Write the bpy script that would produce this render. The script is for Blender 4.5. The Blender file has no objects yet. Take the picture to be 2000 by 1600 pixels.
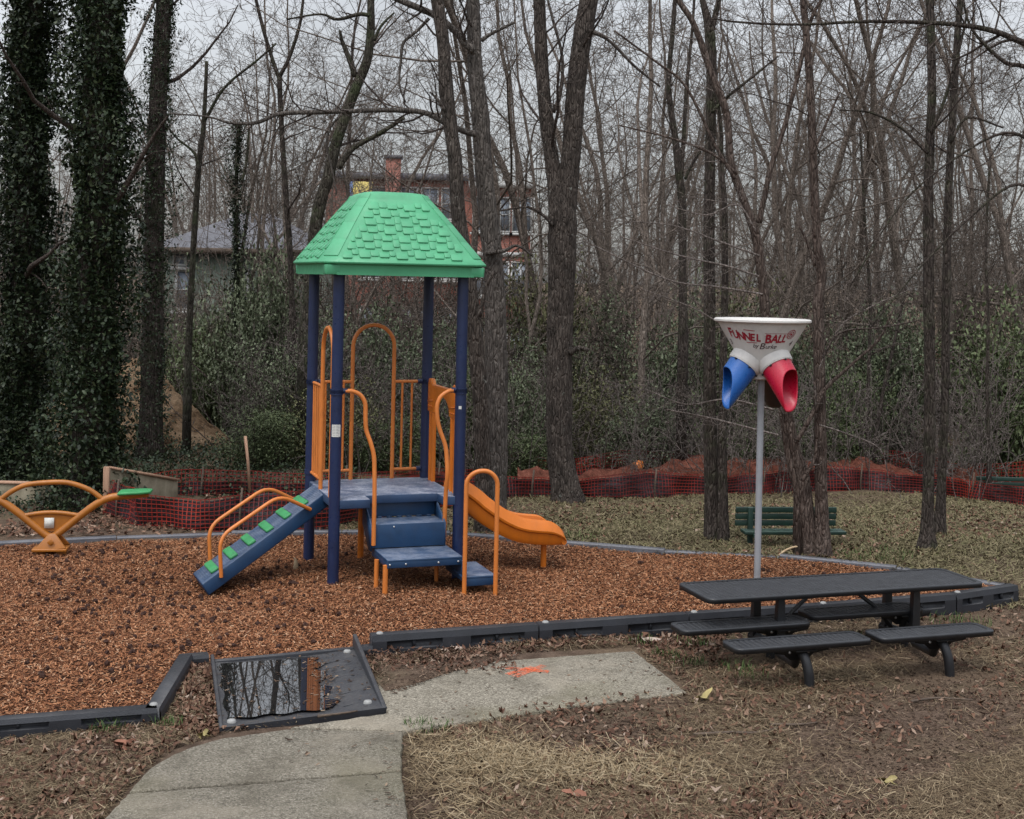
import bpy, bmesh, math, random
import numpy as np
from mathutils import Vector

SC = bpy.context.scene
COL = SC.collection
RHO = math.atan(.0209); F = 2600.; CY = -255.; H = 2.9      # roll, focal length in photo pixels, horizon offset, eye height
cr, sr = math.cos(RHO), math.sin(RHO)

def cor(px, py):
    dx, dy = px-1000., py-800.
    return dx*cr+dy*sr, dy*cr-dx*sr
def Wz(px, py, z=0.):                     # photo pixel -> point at height z
    x, y = cor(px, py); D = F*(H-z)/(y-CY); return np.array((x*D/F, D, z))
def Wd(px, py, D):                        # photo pixel -> point at distance D
    x, y = cor(px, py); return np.array((x*D/F, D, H-(y-CY)*D/F))
FL = Wz(650, 1140); YAW = math.atan2(84, 238)
U = np.array((math.cos(YAW), math.sin(YAW), 0)); V = np.array((-U[1], U[0], 0))
def pv(px, py, v):                        # photo pixel -> (u, v, z) of the play structure's frame, on the plane v
    x, y = cor(px, py); D = (v+FL[0]*V[0]+FL[1]*V[1])/(x/F*V[0]+V[1])
    p = np.array((x/F*D, D, H-(y-CY)*D/F)); return np.array(((p-FL)@U, v, p[2]))

def smooth01(a, b, t):
    t = np.clip((np.asarray(t, float)-a)/(b-a), 0, 1); return t*t*(3-2*t)

# ------------------------------------------------------------------ mesh collecting
class MB:
    def __init__(s): s.v = []; s.f = []; s.n = 0
    def add(s, v, *fs):
        v = np.asarray(v, float).reshape(-1, 3)
        for f in fs:
            f = np.asarray(f, int)
            if f.size: s.f.append(f+s.n)
        s.v.append(v); s.n += len(v)
    def poly(s, pts):
        s.add(pts, [list(range(len(pts)))])
    def box(s, c, size, ax=None):
        c = np.asarray(c, float); h = np.asarray(size, float)/2
        A = np.eye(3) if ax is None else np.asarray(ax, float)
        sg = np.array([(x, y, z) for x in (-1, 1) for y in (-1, 1) for z in (-1, 1)], float)
        s.add(c+(sg*h)@A, [(0, 1, 3, 2), (4, 6, 7, 5), (0, 4, 5, 1), (2, 3, 7, 6), (0, 2, 6, 4), (1, 5, 7, 3)])
    def bar(s, p, q, w, h, up=(0, 0, 1)):     # rectangular bar from p to q
        p, q = np.asarray(p, float), np.asarray(q, float)
        d = q-p; L = np.linalg.norm(d); d = d/L
        a = np.cross(up, d); a /= np.linalg.norm(a); b = np.cross(d, a)
        s.box((p+q)/2, (L, w, h), (d, a, b))
    def prism(s, poly, ext):
        P = np.asarray(poly, float); n = len(P); e = np.asarray(ext, float)
        s.add(np.vstack((P, P+e)), [list(range(n))[::-1]], [list(range(n, 2*n))], [(i, (i+1) % n, n+(i+1) % n, n+i) for i in range(n)])
    def tube(s, path, r, sides=10, cap=True, wob=0, rng=None):
        P = np.asarray(path, float); n = len(P)
        R = np.broadcast_to(np.asarray(r, float), (n,))
        T = np.empty_like(P); T[1:-1] = P[2:]-P[:-2]; T[0] = P[1]-P[0]; T[-1] = P[-1]-P[-2]
        T /= np.linalg.norm(T, axis=1)[:, None]+1e-12
        a = np.cross(T[0], (0, 0, 1.) if abs(T[0][2]) < .9 else (0, 1., 0)); a /= np.linalg.norm(a)
        A = [a]
        for i in range(1, n):
            a = a-T[i]*(a@T[i]); a = a/(np.linalg.norm(a)+1e-12); A.append(a)
        A = np.array(A); B = np.cross(T, A)
        th = np.arange(sides)*2*math.pi/sides
        RR = np.repeat(R[:, None], sides, 1)
        if wob and rng is not None: RR = RR*(1+wob*rng.standard_normal((n, sides))*.6+wob*rng.standard_normal(sides)[None]*.8)
        v = P[:, None]+RR[..., None]*(np.cos(th)[None, :, None]*A[:, None]+np.sin(th)[None, :, None]*B[:, None])
        i, j = np.meshgrid(np.arange(n-1), np.arange(sides), indexing='ij'); j2 = (j+1) % sides
        f = np.stack((i*sides+j, i*sides+j2, (i+1)*sides+j2, (i+1)*sides+j), -1).reshape(-1, 4)
        s.add(v.reshape(-1, 3), f, *([[list(range(sides))[::-1]], [list(range((n-1)*sides, n*sides))]] if cap else []))
    def lathe(s, prof, c=(0, 0, 0), n=28, ax=None):
        P = np.asarray(prof, float); m = len(P); th = np.arange(n)*2*math.pi/n
        v = np.stack((P[:, 0, None]*np.cos(th), P[:, 0, None]*np.sin(th), np.repeat(P[:, 1, None], n, 1)), -1)
        if ax is not None: v = v@np.asarray(ax, float)
        i, j = np.meshgrid(np.arange(m-1), np.arange(n), indexing='ij'); j2 = (j+1) % n
        s.add(v.reshape(-1, 3)+np.asarray(c, float), np.stack((i*n+j, i*n+j2, (i+1)*n+j2, (i+1)*n+j), -1).reshape(-1, 4))
    def grid(s, P):                           # P: (n, m, 3)
        n, m = P.shape[:2]; i, j = np.meshgrid(np.arange(n-1), np.arange(m-1), indexing='ij')
        s.add(P.reshape(-1, 3), np.stack((i*m+j, (i+1)*m+j, (i+1)*m+j+1, i*m+j+1), -1).reshape(-1, 4))
    def mesh(s, name, smooth=False):
        me = bpy.data.meshes.new(name)
        v = np.vstack(s.v) if s.v else np.zeros((0, 3))
        lv, ls, tot = [], [], 0
        for f in s.f:
            k = f.shape[1]; lv.append(f.reshape(-1)); ls.append(tot+np.arange(len(f))*k); tot += f.size
        me.vertices.add(len(v)); me.vertices.foreach_set('co', v.astype(np.float32).ravel())
        lv = np.concatenate(lv); ls = np.concatenate(ls)
        me.loops.add(len(lv)); me.loops.foreach_set('vertex_index', lv.astype(np.int32))
        me.polygons.add(len(ls)); me.polygons.foreach_set('loop_start', ls.astype(np.int32))
        if smooth: me.polygons.foreach_set('use_smooth', np.ones(len(ls), bool))
        me.update(calc_edges=True); me.validate()
        return me
    def build(s, name, mat, parent=None, smooth=False, bevel=0, seg=2, angle=None):
        me = s.mesh(name, smooth); me.materials.append(mat)
        o = bpy.data.objects.new(name, me); COL.objects.link(o)
        if parent is not None: o.parent = parent
        if bevel:
            m = o.modifiers.new('bevel', 'BEVEL'); m.width = bevel; m.segments = seg; m.limit_method = 'ANGLE'; m.angle_limit = math.radians(35)
        if angle: me.set_sharp_from_angle(angle=math.radians(angle))
        return o

def tag(o, label=None, cat=None, group=None, kind=None):
    for k, x in (('label', label), ('category', cat), ('group', group), ('kind', kind)):
        if x: o[k] = x
    return o
def thing(name, loc, label, cat, group=None, rz=0.):
    o = bpy.data.objects.new(name, None); COL.objects.link(o)
    o.location = tuple(float(t) for t in loc); o.rotation_euler = (0, 0, rz); o.empty_display_size = .2
    return tag(o, label, cat, group)
def dup(o, parent=None):
    c = o.copy(); COL.objects.link(c)
    if parent is not None: c.parent = parent
    for ch in o.children: dup(ch, c)
    return c
def catmull(pts, k=6):
    P = np.asarray(pts, float); P = np.vstack((2*P[0]-P[1], P, 2*P[-1]-P[-2])); out = []
    for i in range(1, len(P)-2):
        t = np.linspace(0, 1, k, endpoint=False)[:, None]; a, b, c, d = P[i-1:i+3]
        out.append(.5*(2*b+(c-a)*t+(2*a-5*b+4*c-d)*t**2+(3*b-a-3*c+d)*t**3))
    return np.vstack(out+[P[-2][None]])
def rounded(pts, r, k=5):                  # polyline with rounded corners
    P = [np.asarray(p, float) for p in pts]; out = [P[0]]
    for a, b, c in zip(P, P[1:], P[2:]):
        d0 = a-b; d1 = c-b; l0, l1 = np.linalg.norm(d0), np.linalg.norm(d1); q = min(r, l0*.49, l1*.49)
        p0 = b+d0/l0*q; p1 = b+d1/l1*q
        for t in np.linspace(0, 1, k+1): out.append((1-t)**2*p0+2*t*(1-t)*b+t*t*p1)
    out.append(P[-1]); return np.array(out)

# ------------------------------------------------------------------ materials
class NT:
    def __init__(s, name):
        s.m = bpy.data.materials.new(name); s.m.use_nodes = True; s.t = s.m.node_tree; s.t.nodes.clear()
        s.out = s.n('ShaderNodeOutputMaterial'); s.b = s.n('ShaderNodeBsdfPrincipled'); s.l(s.b.outputs[0], s.out.inputs[0])
        s.tc = s.n('ShaderNodeTexCoord')
    def n(s, t, **k):
        x = s.t.nodes.new(t)
        for a, b in k.items(): setattr(x, a, b)
        return x
    def l(s, a, b): s.t.links.new(a, b)
    def coord(s, scale=(1, 1, 1), which='Object', rot=(0, 0, 0)):
        m = s.n('ShaderNodeMapping'); m.inputs['Scale'].default_value = scale; m.inputs['Rotation'].default_value = rot
        s.l(s.tc.outputs[which], m.inputs[0]); return m.outputs[0]
    def noise(s, scale, detail=4, vec=None, rough=.55):
        x = s.n('ShaderNodeTexNoise'); x.inputs['Scale'].default_value = scale; x.inputs['Detail'].default_value = detail; x.inputs['Roughness'].default_value = rough
        s.l(vec if vec is not None else s.tc.outputs['Object'], x.inputs['Vector']); return x.outputs['Fac']
    def vor(s, scale, vec=None, feature='F1', out='Distance'):
        x = s.n('ShaderNodeTexVoronoi', feature=feature); x.inputs['Scale'].default_value = scale
        s.l(vec if vec is not None else s.tc.outputs['Object'], x.inputs['Vector']); return x.outputs[out]
    def ramp(s, fac, stops, interp='LINEAR'):
        x = s.n('ShaderNodeValToRGB'); x.color_ramp.interpolation = interp; e = x.color_ramp.elements
        while len(e) < len(stops): e.new(.5)
        for k, (p, c) in zip(e, stops): k.position = p; k.color = (*c, 1) if len(c) == 3 else c
        s.l(fac, x.inputs[0]); return x.outputs[0]
    def rng(s, fac, a, b, lo=0., hi=1.):
        x = s.n('ShaderNodeMapRange'); x.inputs[1].default_value = a; x.inputs[2].default_value = b; x.inputs[3].default_value = lo; x.inputs[4].default_value = hi
        s.l(fac, x.inputs[0]); return x.outputs[0]
    def math(s, op, a, b=None):
        x = s.n('ShaderNodeMath', operation=op)
        for i, q in enumerate((a, b)):
            if q is None: continue
            if isinstance(q, (int, float)): x.inputs[i].default_value = q
            else: s.l(q, x.inputs[i])
        return x.outputs[0]
    def mix(s, fac, a, b, mode='MIX'):
        x = s.n('ShaderNodeMix', data_type='RGBA', blend_type=mode)
        for i, q in ((0, fac), (6, a), (7, b)):
            if isinstance(q, (int, float)): x.inputs[i].default_value = q
            elif isinstance(q, tuple): x.inputs[i].default_value = (*q, 1)
            else: s.l(q, x.inputs[i])
        return x.outputs[2]
    def island(s): return s.n('ShaderNodeNewGeometry').outputs['Random Per Island']
    def objrand(s): return s.n('ShaderNodeObjectInfo').outputs['Random']
    def bump(s, h, dist=.01, strength=1., nrm=None):
        x = s.n('ShaderNodeBump'); x.inputs['Distance'].default_value = dist; x.inputs['Strength'].default_value = strength
        s.l(h, x.inputs['Height'])
        if nrm is not None: s.l(nrm, x.inputs['Normal'])
        s.l(x.outputs[0], s.b.inputs['Normal']); return x.outputs[0]
    def set(s, color=None, rough=None, metal=None, spec=None):
        for k, q in (('Base Color', color), ('Roughness', rough), ('Metallic', metal), ('Specular IOR Level', spec)):
            if q is None: continue
            if isinstance(q, tuple): s.b.inputs[k].default_value = (*q, 1)
            elif isinstance(q, (int, float)): s.b.inputs[k].default_value = q
            else: s.l(q, s.b.inputs[k])
        return s.m

def plastic(name, c, rough=.4, dirt=.25, scale=6., bump=.0015, dust=None, dustamt=0.):
    t = NT(name); n1 = t.noise(scale, 5); n2 = t.noise(scale*9, 3)
    d = tuple(x*(1-dirt) for x in c); l = tuple(min(1, x*(1+dirt*.5)) for x in c)
    col = t.ramp(n1, [(.3, d), (.55, c), (.8, l)])
    st = t.noise(scale*2.5, 6, t.coord((1, 1, .12)), .7); col = t.mix(t.rng(st, .5, .72, 0, .28), col, tuple(x*.45+.02 for x in c))
    sc_ = t.noise(scale*14, 3, t.coord((1, .2, 1)), .8); col = t.mix(t.rng(sc_, .66, .74, 0, .22), col, tuple(min(1, x*1.5+.06) for x in c))
    if dust:
        g = t.n('ShaderNodeNewGeometry'); sp = t.n('ShaderNodeSeparateXYZ'); t.l(g.outputs['Normal'], sp.inputs[0])
        up = t.rng(sp.outputs[2], .6, 1.); k = t.math('MULTIPLY', up, t.rng(t.math('ADD', t.math('MULTIPLY', t.noise(scale*1.4, 3), .45), t.math('MULTIPLY', t.noise(scale*11, 8, rough=.8), .55)), .44, .62, .12, dustamt))
        col = t.mix(k, col, dust)
    t.set(col, t.rng(n2, .3, .7, rough-.08, rough+.12))
    if bump: t.bump(t.noise(scale*22, 3), bump)
    return t.m

M = {}
M['green_roof'] = plastic('green_roof_plastic', (.07, .335, .165), .48, .16, 3., .0006)
M['green_grip'] = plastic('green_grip_plastic', (.035, .26, .085), .5, .2, 8.)
M['orange'] = plastic('orange_plastic', (.62, .165, .012), .36, .14, 4., .0005)
M['orange_pipe'] = plastic('orange_powder_coat', (.60, .185, .035), .42, .16, 5., .0004)
M['yellow_pipe'] = plastic('amber_powder_coat', (.36, .125, .014), .42, .2, 5., .0004)
M['navy'] = plastic('navy_powder_coat', (.010, .021, .070), .35, .25, 4., .0005)
M['blue'] = plastic('blue_coated_steel', (.0095, .043, .108), .42, .25, 5., .0012, (.34, .37, .44), .55)
M['deck_blue'] = plastic('worn_deck_coating', (.02, .05, .115), .5, .25, 5., .0012, (.37, .39, .46), 1.)
M['black_plastic'] = plastic('black_recycled_plastic', (.021, .023, .029), .5, .3, 5., .0018, (.1, .095, .09), .5)
M['grey_edge'] = plastic('weathered_grey_plastic', (.13, .135, .155), .6, .3, 6., .002, (.2, .18, .16), .5)
M['black_coat'] = plastic('black_vinyl_coat', (.011, .012, .0145), .42, .3, 9., .001, (.085, .09, .10), .35)
M['white_plastic'] = plastic('white_plastic', (.56, .54, .51), .45, .06, 5., .0005)
M['chute_blue'] = plastic('chute_blue_plastic', (.012, .10, .36), .3, .15, 4., 0)
M['chute_red'] = plastic('chute_red_plastic', (.46, .008, .035), .3, .15, 4., 0)
M['chute_black'] = plastic('chute_black_plastic', (.012, .012, .014), .4, .2, 4., 0)
M['red_ink'] = plastic('red_ink', (.33, .012, .03), .6, .1, 6., 0)
M['dark_ink'] = plastic('dark_ink', (.05, .015, .02), .6, .1, 6., 0)
M['label_white'] = plastic('label_paper', (.62, .62, .58), .6, .15, 30., 0)
M['label_ink'] = plastic('label_ink', (.25, .25, .25), .6, .1, 20., 0)
M['steel'] = plastic('bolt_steel', (.5, .5, .5), .35, .2, 20., 0); M['steel'].node_tree.nodes['Principled BSDF'].inputs['Metallic'].default_value = .8
M['pole'] = plastic('galvanised_pole', (.27, .28, .30), .45, .15, 6., .0004)
M['green_bench'] = plastic('dark_green_paint', (.006, .030, .020), .5, .3, 7., .002, (.13, .19, .16), .55)
M['grey_cap'] = plastic('pale_pin_cap', (.28, .28, .27), .55, .2, 20., 0)

def mk_wood(name, a, b, sc=(2, 40, 40)):
    t = NT(name); n = t.noise(1.5, 6, t.coord(sc)); t.set(t.ramp(n, [(.3, a), (.7, b)]), .8); t.bump(n, .004); return t.m
M['stake'] = mk_wood('stake_wood', (.30, .17, .11), (.48, .30, .2), (30, 30, 2))
M['stick'] = mk_wood('stick_bark', (.05, .035, .025), (.12, .085, .06))
M['pale_stick'] = mk_wood('pale_stick_bark', (.35, .24, .14), (.5, .38, .24))

def bark(name, a, b, c, streak=.2, sc=34, moss=None, lichen=0):
    t = NT(name); v = t.coord((1, 1, streak))
    dq = t.n('ShaderNodeTexNoise'); dq.inputs['Scale'].default_value = 7; t.l(t.tc.outputs['Object'], dq.inputs['Vector']); va = t.n('ShaderNodeVectorMath', operation='MULTIPLY_ADD'); va.inputs[1].default_value = (.03, .03, .02); t.l(dq.outputs['Color'], va.inputs[0]); t.l(v, va.inputs[2]); v = va.outputs[0]
    n = t.noise(sc, 6, v, .65); n2 = t.noise(5, 4); w = t.vor(sc*.9, v, 'DISTANCE_TO_EDGE')
    col = t.ramp(n, [(.3, a), (.52, b), (.75, c)])
    col = t.mix(t.rng(n2, .45, .7, 0, .6), col, tuple(x*.55 for x in a))
    if moss: col = t.mix(t.rng(t.noise(3.2, 7, rough=.7), .5, .66, 0, .85), col, moss)
    if lichen: col = t.mix(t.rng(t.noise(9, 5, rough=.6), .66, .70, 0, lichen), col, (.30, .31, .27))
    t.set(col, .9, spec=.2)
    h = t.math('ADD', t.math('MULTIPLY', t.rng(w, 0, .18), .7), n); t.bump(h, .03)
    return t.m
M['bark_dark'] = bark('dark_bark', (.036, .028, .024), (.075, .060, .051), (.15, .125, .108), moss=(.05, .055, .03))
M['bark_grey'] = bark('grey_bark', (.065, .056, .049), (.135, .117, .103), (.22, .195, .175))
M['bark_oak'] = bark('furrowed_bark', (.036, .03, .026), (.088, .071, .060), (.19, .165, .145), lichen=.7)
M['bark_red'] = bark('reddish_bark', (.06, .04, .032), (.12, .09, .075), (.21, .17, .145), .2)
M['bark_lichen'] = bark('lichen_bark', (.03, .025, .02), (.075, .065, .05), (.17, .165, .13), moss=(.06, .075, .035))
M['twig'] = bark('twig_bark', (.06, .046, .04), (.10, .078, .067), (.16, .13, .115))
M['twig_far'] = bark('far_twig_bark', (.145, .115, .094), (.215, .175, .145), (.30, .26, .225))  # paler than the near twigs: distance haze put into the bark colour
M['twig_pale'] = bark('pale_twig_bark', (.14, .115, .10), (.22, .185, .165), (.3, .26, .24))

def leafmat(name, stops, rough=.45, spec=.4):
    t = NT(name); r = t.island(); o = t.objrand()
    col = t.ramp(r, stops); col = t.mix(t.rng(o, 0, 1, 0, .35), col, tuple(x*.45 for x in stops[0][1]))
    t.set(col, rough, spec=spec); return t.m
M['leaf'] = leafmat('evergreen_leaf', [(.0, (.045, .06, .026)), (.5, (.09, .115, .05)), (1., (.16, .19, .095))], .6, .2)
M['leaf_grey'] = leafmat('grey_green_leaf', [(.0, (.058, .072, .038)), (.5, (.118, .14, .08)), (1., (.21, .24, .155))], .6, .2)
M['leaf_warm'] = leafmat('olive_leaf', [(.0, (.06, .06, .025)), (.5, (.115, .12, .052)), (1., (.2, .195, .10))], .6, .2)
M['ivy'] = leafmat('ivy_leaf', [(.0, (.010, .018, .008)), (.5, (.021, .036, .015)), (.85, (.04, .058, .024)), (1., (.07, .085, .042))], .5, .3)
M['dry_leaf'] = leafmat('dry_leaf', [(.0, (.055, .028, .018)), (.35, (.105, .052, .033)), (.7, (.165, .088, .055)), (.92, (.25, .16, .11)), (1., (.36, .28, .22))], .75, .2)
M['straw'] = leafmat('straw', [(.0, (.07, .046, .027)), (.5, (.145, .102, .06)), (.85, (.25, .19, .115)), (1., (.40, .32, .21))], .8, .2)
M['lawn'] = leafmat('lawn_blade', [(.0, (.075, .06, .032)), (.45, (.15, .128, .068)), (.8, (.245, .205, .12)), (1., (.12, .125, .05))], .8, .2)
M['green_blade'] = leafmat('green_blade', [(.0, (.03, .06, .016)), (.6, (.07, .12, .035)), (1., (.13, .17, .06))], .7, .2)
M['chip'] = leafmat('wood_chip', [(.0, (.075, .03, .016)), (.3, (.20, .080, .038)), (.65, (.35, .148, .069)), (.9, (.47, .235, .12)), (1., (.55, .36, .23))], .85, .15)
M['cone'] = leafmat('cone_scale', [(0, (.018, .008, .006)), (1, (.05, .024, .017))], .8, .2)

def mk_mulch():
    t = NT('mulch_bed'); v1 = t.coord((1, 1, 1)); w = t.noise(3, 3)
    c = t.vor(55, t.coord((1, .35, 1)), out='Color'); sp = t.n('ShaderNodeSeparateColor'); t.l(c, sp.inputs[0])
    d = t.vor(55, t.coord((1, .35, 1)))
    col = t.ramp(sp.outputs[0], [(0, (.045, .018, .009)), (.4, (.13, .05, .022)), (.8, (.23, .095, .04)), (1, (.34, .16, .075))])
    col = t.mix(t.rng(w, .4, .68, 0, .45), col, (.09, .035, .018)); col = t.mix(t.rng(d, .3, .7, 0, .8), col, (.02, .009, .006))
    t.set(col, .9, spec=.15); t.bump(t.math('SUBTRACT', t.noise(60, 4), d), .025); return t.m
M['mulch'] = mk_mulch()
def mk_ground():
    t = NT('bare_ground'); n = t.noise(.55, 6); n2 = t.noise(7, 6, rough=.7); n3 = t.noise(60, 4)
    col = t.ramp(n2, [(.25, (.045, .030, .022)), (.5, (.095, .066, .048)), (.75, (.16, .115, .085))])
    col = t.mix(t.rng(n, .42, .62, 0, .7), col, t.ramp(n3, [(.3, (.075, .052, .036)), (.7, (.21, .155, .10))]))
    col = t.mix(t.rng(t.noise(1.3, 5), .54, .7, 0, .35), col, (.075, .08, .035))
    t.set(col, .95, spec=.1); t.bump(t.math('ADD', n3, n2), .02); return t.m
M['ground'] = mk_ground()
def mk_concrete(nm='exposed_aggregate', k=1.):
    t = NT(nm); n = t.noise(1.6, 6, rough=.65); n2 = t.noise(140, 3); v = t.vor(110, out='Color'); s = t.n('ShaderNodeSeparateColor'); t.l(v, s.inputs[0])
    col = t.ramp(s.outputs[0], [(0, (.12, .108, .087)), (.5, (.225, .205, .168)), (.9, (.30, .276, .23)), (1, (.40, .37, .31))])
    col = t.mix(t.rng(n, .5, .68, 0, .75), col, (.32, .285, .23)); col = t.mix(t.rng(t.noise(2.6, 7, rough=.72), .48, .7, 0, .7), col, (.105, .092, .07))
    col = t.mix(t.rng(t.noise(.9, 3), .5, .65, 0, .35), col, (.15, .14, .085))
    col = t.mix(1., col, (k, k*.985, k*.95), 'MULTIPLY'); t.set(col, .9, spec=.2); t.bump(t.math('ADD', n2, t.vor(110)), .006); return t.m
M['concrete'] = mk_concrete(); M['concrete_old'] = mk_concrete('older_grey_aggregate', .8)
def mk_paint():
    t = NT('spray_paint'); t.set((.75, .12, .03), .7); tr = t.n('ShaderNodeBsdfTransparent'); mx = t.n('ShaderNodeMixShader')
    t.l(t.rng(t.noise(30, 8, rough=.85), .40, .64, 0, .8), mx.inputs[0]); t.l(tr.outputs[0], mx.inputs[1]); t.l(t.b.outputs[0], mx.inputs[2]); t.l(mx.outputs[0], t.out.inputs[0]); return t.m
M['paint'] = mk_paint()
def mk_water():
    t = NT('puddle_water'); t.set((.012, .012, .012), .012, spec=.9); t.b.inputs['IOR'].default_value = 2.3; t.bump(t.noise(2.5, 2), .0006, .25); return t.m
M['water'] = mk_water()
def mk_net():
    t = NT('orange_netting'); t.set(t.ramp(t.noise(1.2, 4), [(.35, (.12, .008, .008)), (.6, (.30, .022, .012)), (.75, (.50, .045, .014))]), .6); return t.m
M['net'] = mk_net()
def mk_silt():
    t = NT('black_silt_fabric'); n = t.noise(2.2, 6); t.set(t.ramp(n, [(.3, (.008, .005, .007)), (.6, (.016, .010, .012)), (.8, (.05, .032, .03))]), .6); t.bump(t.noise(3.5, 5, t.coord((1, 1, 3))), .05); return t.m  # lightest tone paints highlights on a few wrinkles
M['silt'] = mk_silt()
def mk_brick():
    t = NT('red_brick'); b = t.n('ShaderNodeTexBrick'); b.inputs['Scale'].default_value = 3.2
    b.inputs['Color1'].default_value = (.34, .125, .09, 1); b.inputs['Color2'].default_value = (.27, .10, .075, 1); b.inputs['Mortar'].default_value = (.3, .2, .16, 1)  # reds lightened so the colour itself carries the haze of distance
    t.l(t.coord((1, 1, 1), rot=(math.pi/2, 0, 0)), b.inputs[0]); t.set(t.mix(t.rng(t.noise(.7, 4), .4, .7, 0, .4), b.outputs[0], (.17, .06, .045)), .9); return t.m
M['brick'] = mk_brick()
M['trim_white'] = plastic('white_trim', (.46, .46, .44), .6, .1, 3., 0)
M['pane'] = plastic('dark_pane', (.20, .225, .26), .3, .3, 1., 0)
M['roof_grey'] = plastic('grey_shingle', (.15, .15, .165), .85, .3, 9., .01)
M['siding'] = plastic('pale_green_siding', (.19, .225, .18), .8, .15, 2., .003)
M['yellow_wall'] = plastic('yellow_wall', (.55, .44, .14), .8, .15, 2., 0)
M['blue_wall'] = plastic('blue_wall', (.14, .22, .42), .8, .15, 2., 0)
M['dirt_chip'] = leafmat('tan_chip', [(0, (.10, .06, .035)), (.5, (.24, .15, .09)), (1, (.42, .29, .18))], .9, .1)
def mk_pile():
    t = NT('tan_wood_chip_heap'); n = t.noise(2.4, 7, t.coord((1, 1, 2)), .7); t.set(t.ramp(n, [(.36, (.08, .047, .027)), (.48, (.34, .225, .135)), (.66, (.52, .37, .24))]), .95, spec=.1); t.bump(t.noise(14, 8, rough=.8), .16); return t.m
M['pile'] = mk_pile()
def mk_redpile():
    t = NT('red_chip_heap'); n = t.noise(6, 7, rough=.75); t.set(t.ramp(n, [(.33, (.05, .018, .012)), (.55, (.17, .06, .04)), (.75, (.3, .13, .09))]), .95, spec=.1); t.bump(n, .08); return t.m
M['redpile'] = mk_redpile()
def mk_ply():
    t = NT('mossy_panel'); n = t.noise(3.5, 7, t.coord((1, 1, .6)), .7); t.set(t.ramp(n, [(.3, (.07, .055, .04)), (.5, (.22, .19, .13)), (.75, (.38, .34, .25))]), .9); t.bump(n, .01); return t.m
M['panel'] = mk_ply()

M['debris'] = leafmat('bark_debris', [(0, (.03, .02, .015)), (.4, (.085, .055, .038)), (.8, (.17, .115, .08)), (1., (.28, .21, .15))], .9, .1)

M['pale_straw'] = leafmat('pale_straw', [(0, (.2, .14, .08)), (.5, (.36, .275, .165)), (1., (.52, .43, .29))], .85, .1)

# ------------------------------------------------------------------ ground heights
G_RAMP = FL+U*(-1.2)+V*.05; G_SLIDE = FL+U*2.2+V*.35; G_BL = FL+U*0+V*1.0
def dip(x, y, c, s, a): return -a*np.exp(-((x-c[0])**2+(y-c[1])**2)/(2*s*s))
def MZ(x, y):                              # top of the mulch
    x, y = np.asarray(x, float), np.asarray(y, float)
    return dip(x, y, G_RAMP, .55, .075)+dip(x, y, G_SLIDE, .5, .06)+.018*np.sin(x*1.7+y*.6)*np.sin(y*1.9-x*.4)+.008*np.sin(x*5.1+2*y)
def TZ(x, y):                              # terrain outside the playground
    x, y = np.asarray(x, float), np.asarray(y, float)
    z = -.06*np.maximum(0, y-15.2)*smooth01(-3.5, .5, x)*(y < 22)-.06*6.8*smooth01(-3.5, .5, x)*(y >= 22)
    z = z+1.9*smooth01(3.5, 9, x)*smooth01(23.5, 30, y)-.6*smooth01(24, 40, y)*smooth01(4, -3, x)
    n = smooth01(7, 8.5, y)
    return z+.012*np.sin(x*2.1+.7*y)+.010*np.sin(y*3.1-x*1.3)+.02*np.sin(x*.7+1)*np.sin(y*.8)*n

# ------------------------------------------------------------------ play structure
PS = thing('play_structure', FL, 'small playground climber with green shingled roof, navy posts, orange rails and slide', 'playground equipment', rz=YAW)
A = 1.22
for k, (u, v) in enumerate(((0, 0), (A, 0), (0, A), (A, A))):
    m = MB(); m.tube([(u, v, -.3), (u, v, .3), (u, v, 1.2), (u, v, 2.96)], .054, 20)
    po = m.build('post', M['navy'], PS, True, angle=40)
    if k == 0:
        th = np.linspace(-2.55, -.95, 9); P = np.array([[(.0555*math.cos(t), .0555*math.sin(t), z) for t in th] for z in (1.385, 1.50)])
        m = MB(); m.grid(P); wl = m.build('warning_label', M['label_white'], po, True); tag(wl, 'white paper warning sticker')
        m = MB()
        for i, z in enumerate(np.linspace(1.40, 1.485, 7)):
            for a, b in ((-2.4, -1.9), (-1.8, -1.2 if i % 2 else -1.35)):
                th = np.linspace(a, b, 5); m.grid(np.array([[(.0562*math.cos(t), .0562*math.sin(t), q) for t in th] for q in (z, z+.0035)]))
        m.build('fine_print', M['label_ink'], wl)
        zs = [(1.81, (1, 0)), (1.80, (0, 1))]
    elif k == 1: zs = [(1.81, (-1, 0)), (1.8, (0, 1))]
    elif k == 2: zs = [(1.80, (1, 0)), (1.8, (0, -1)), (.88, (1, 0))]
    else: zs = [(1.80, (-1, 0)), (1.8, (0, -1)), (.88, (-1, 0))]
    for z, d in zs:
        m = MB(); m.tube([(u, v, z-.022), (u, v, z+.022)], .062, 20); m.tube([(u+d[0]*.05, v+d[1]*.05, z), (u+d[0]*.1, v+d[1]*.1, z)], .026, 12)
        m.lathe([(0, .03), (.008, .028), (.012, .02), (.012, 0)], (u-d[1]*.03+d[0]*.062, v+d[0]*.03+d[1]*.062, z+.0), 8)
        m.build('clamp', M['navy'], po, True, angle=40)
    if k == 1:
        th = np.linspace(-2.2, -1.7, 5); m = MB(); m.grid(np.array([[(A+.0555*math.cos(t), .0555*math.sin(t), z) for t in th] for z in (1.63, 1.66)])); m.build('sticker_scrap', M['label_white'], po, True)

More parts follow.
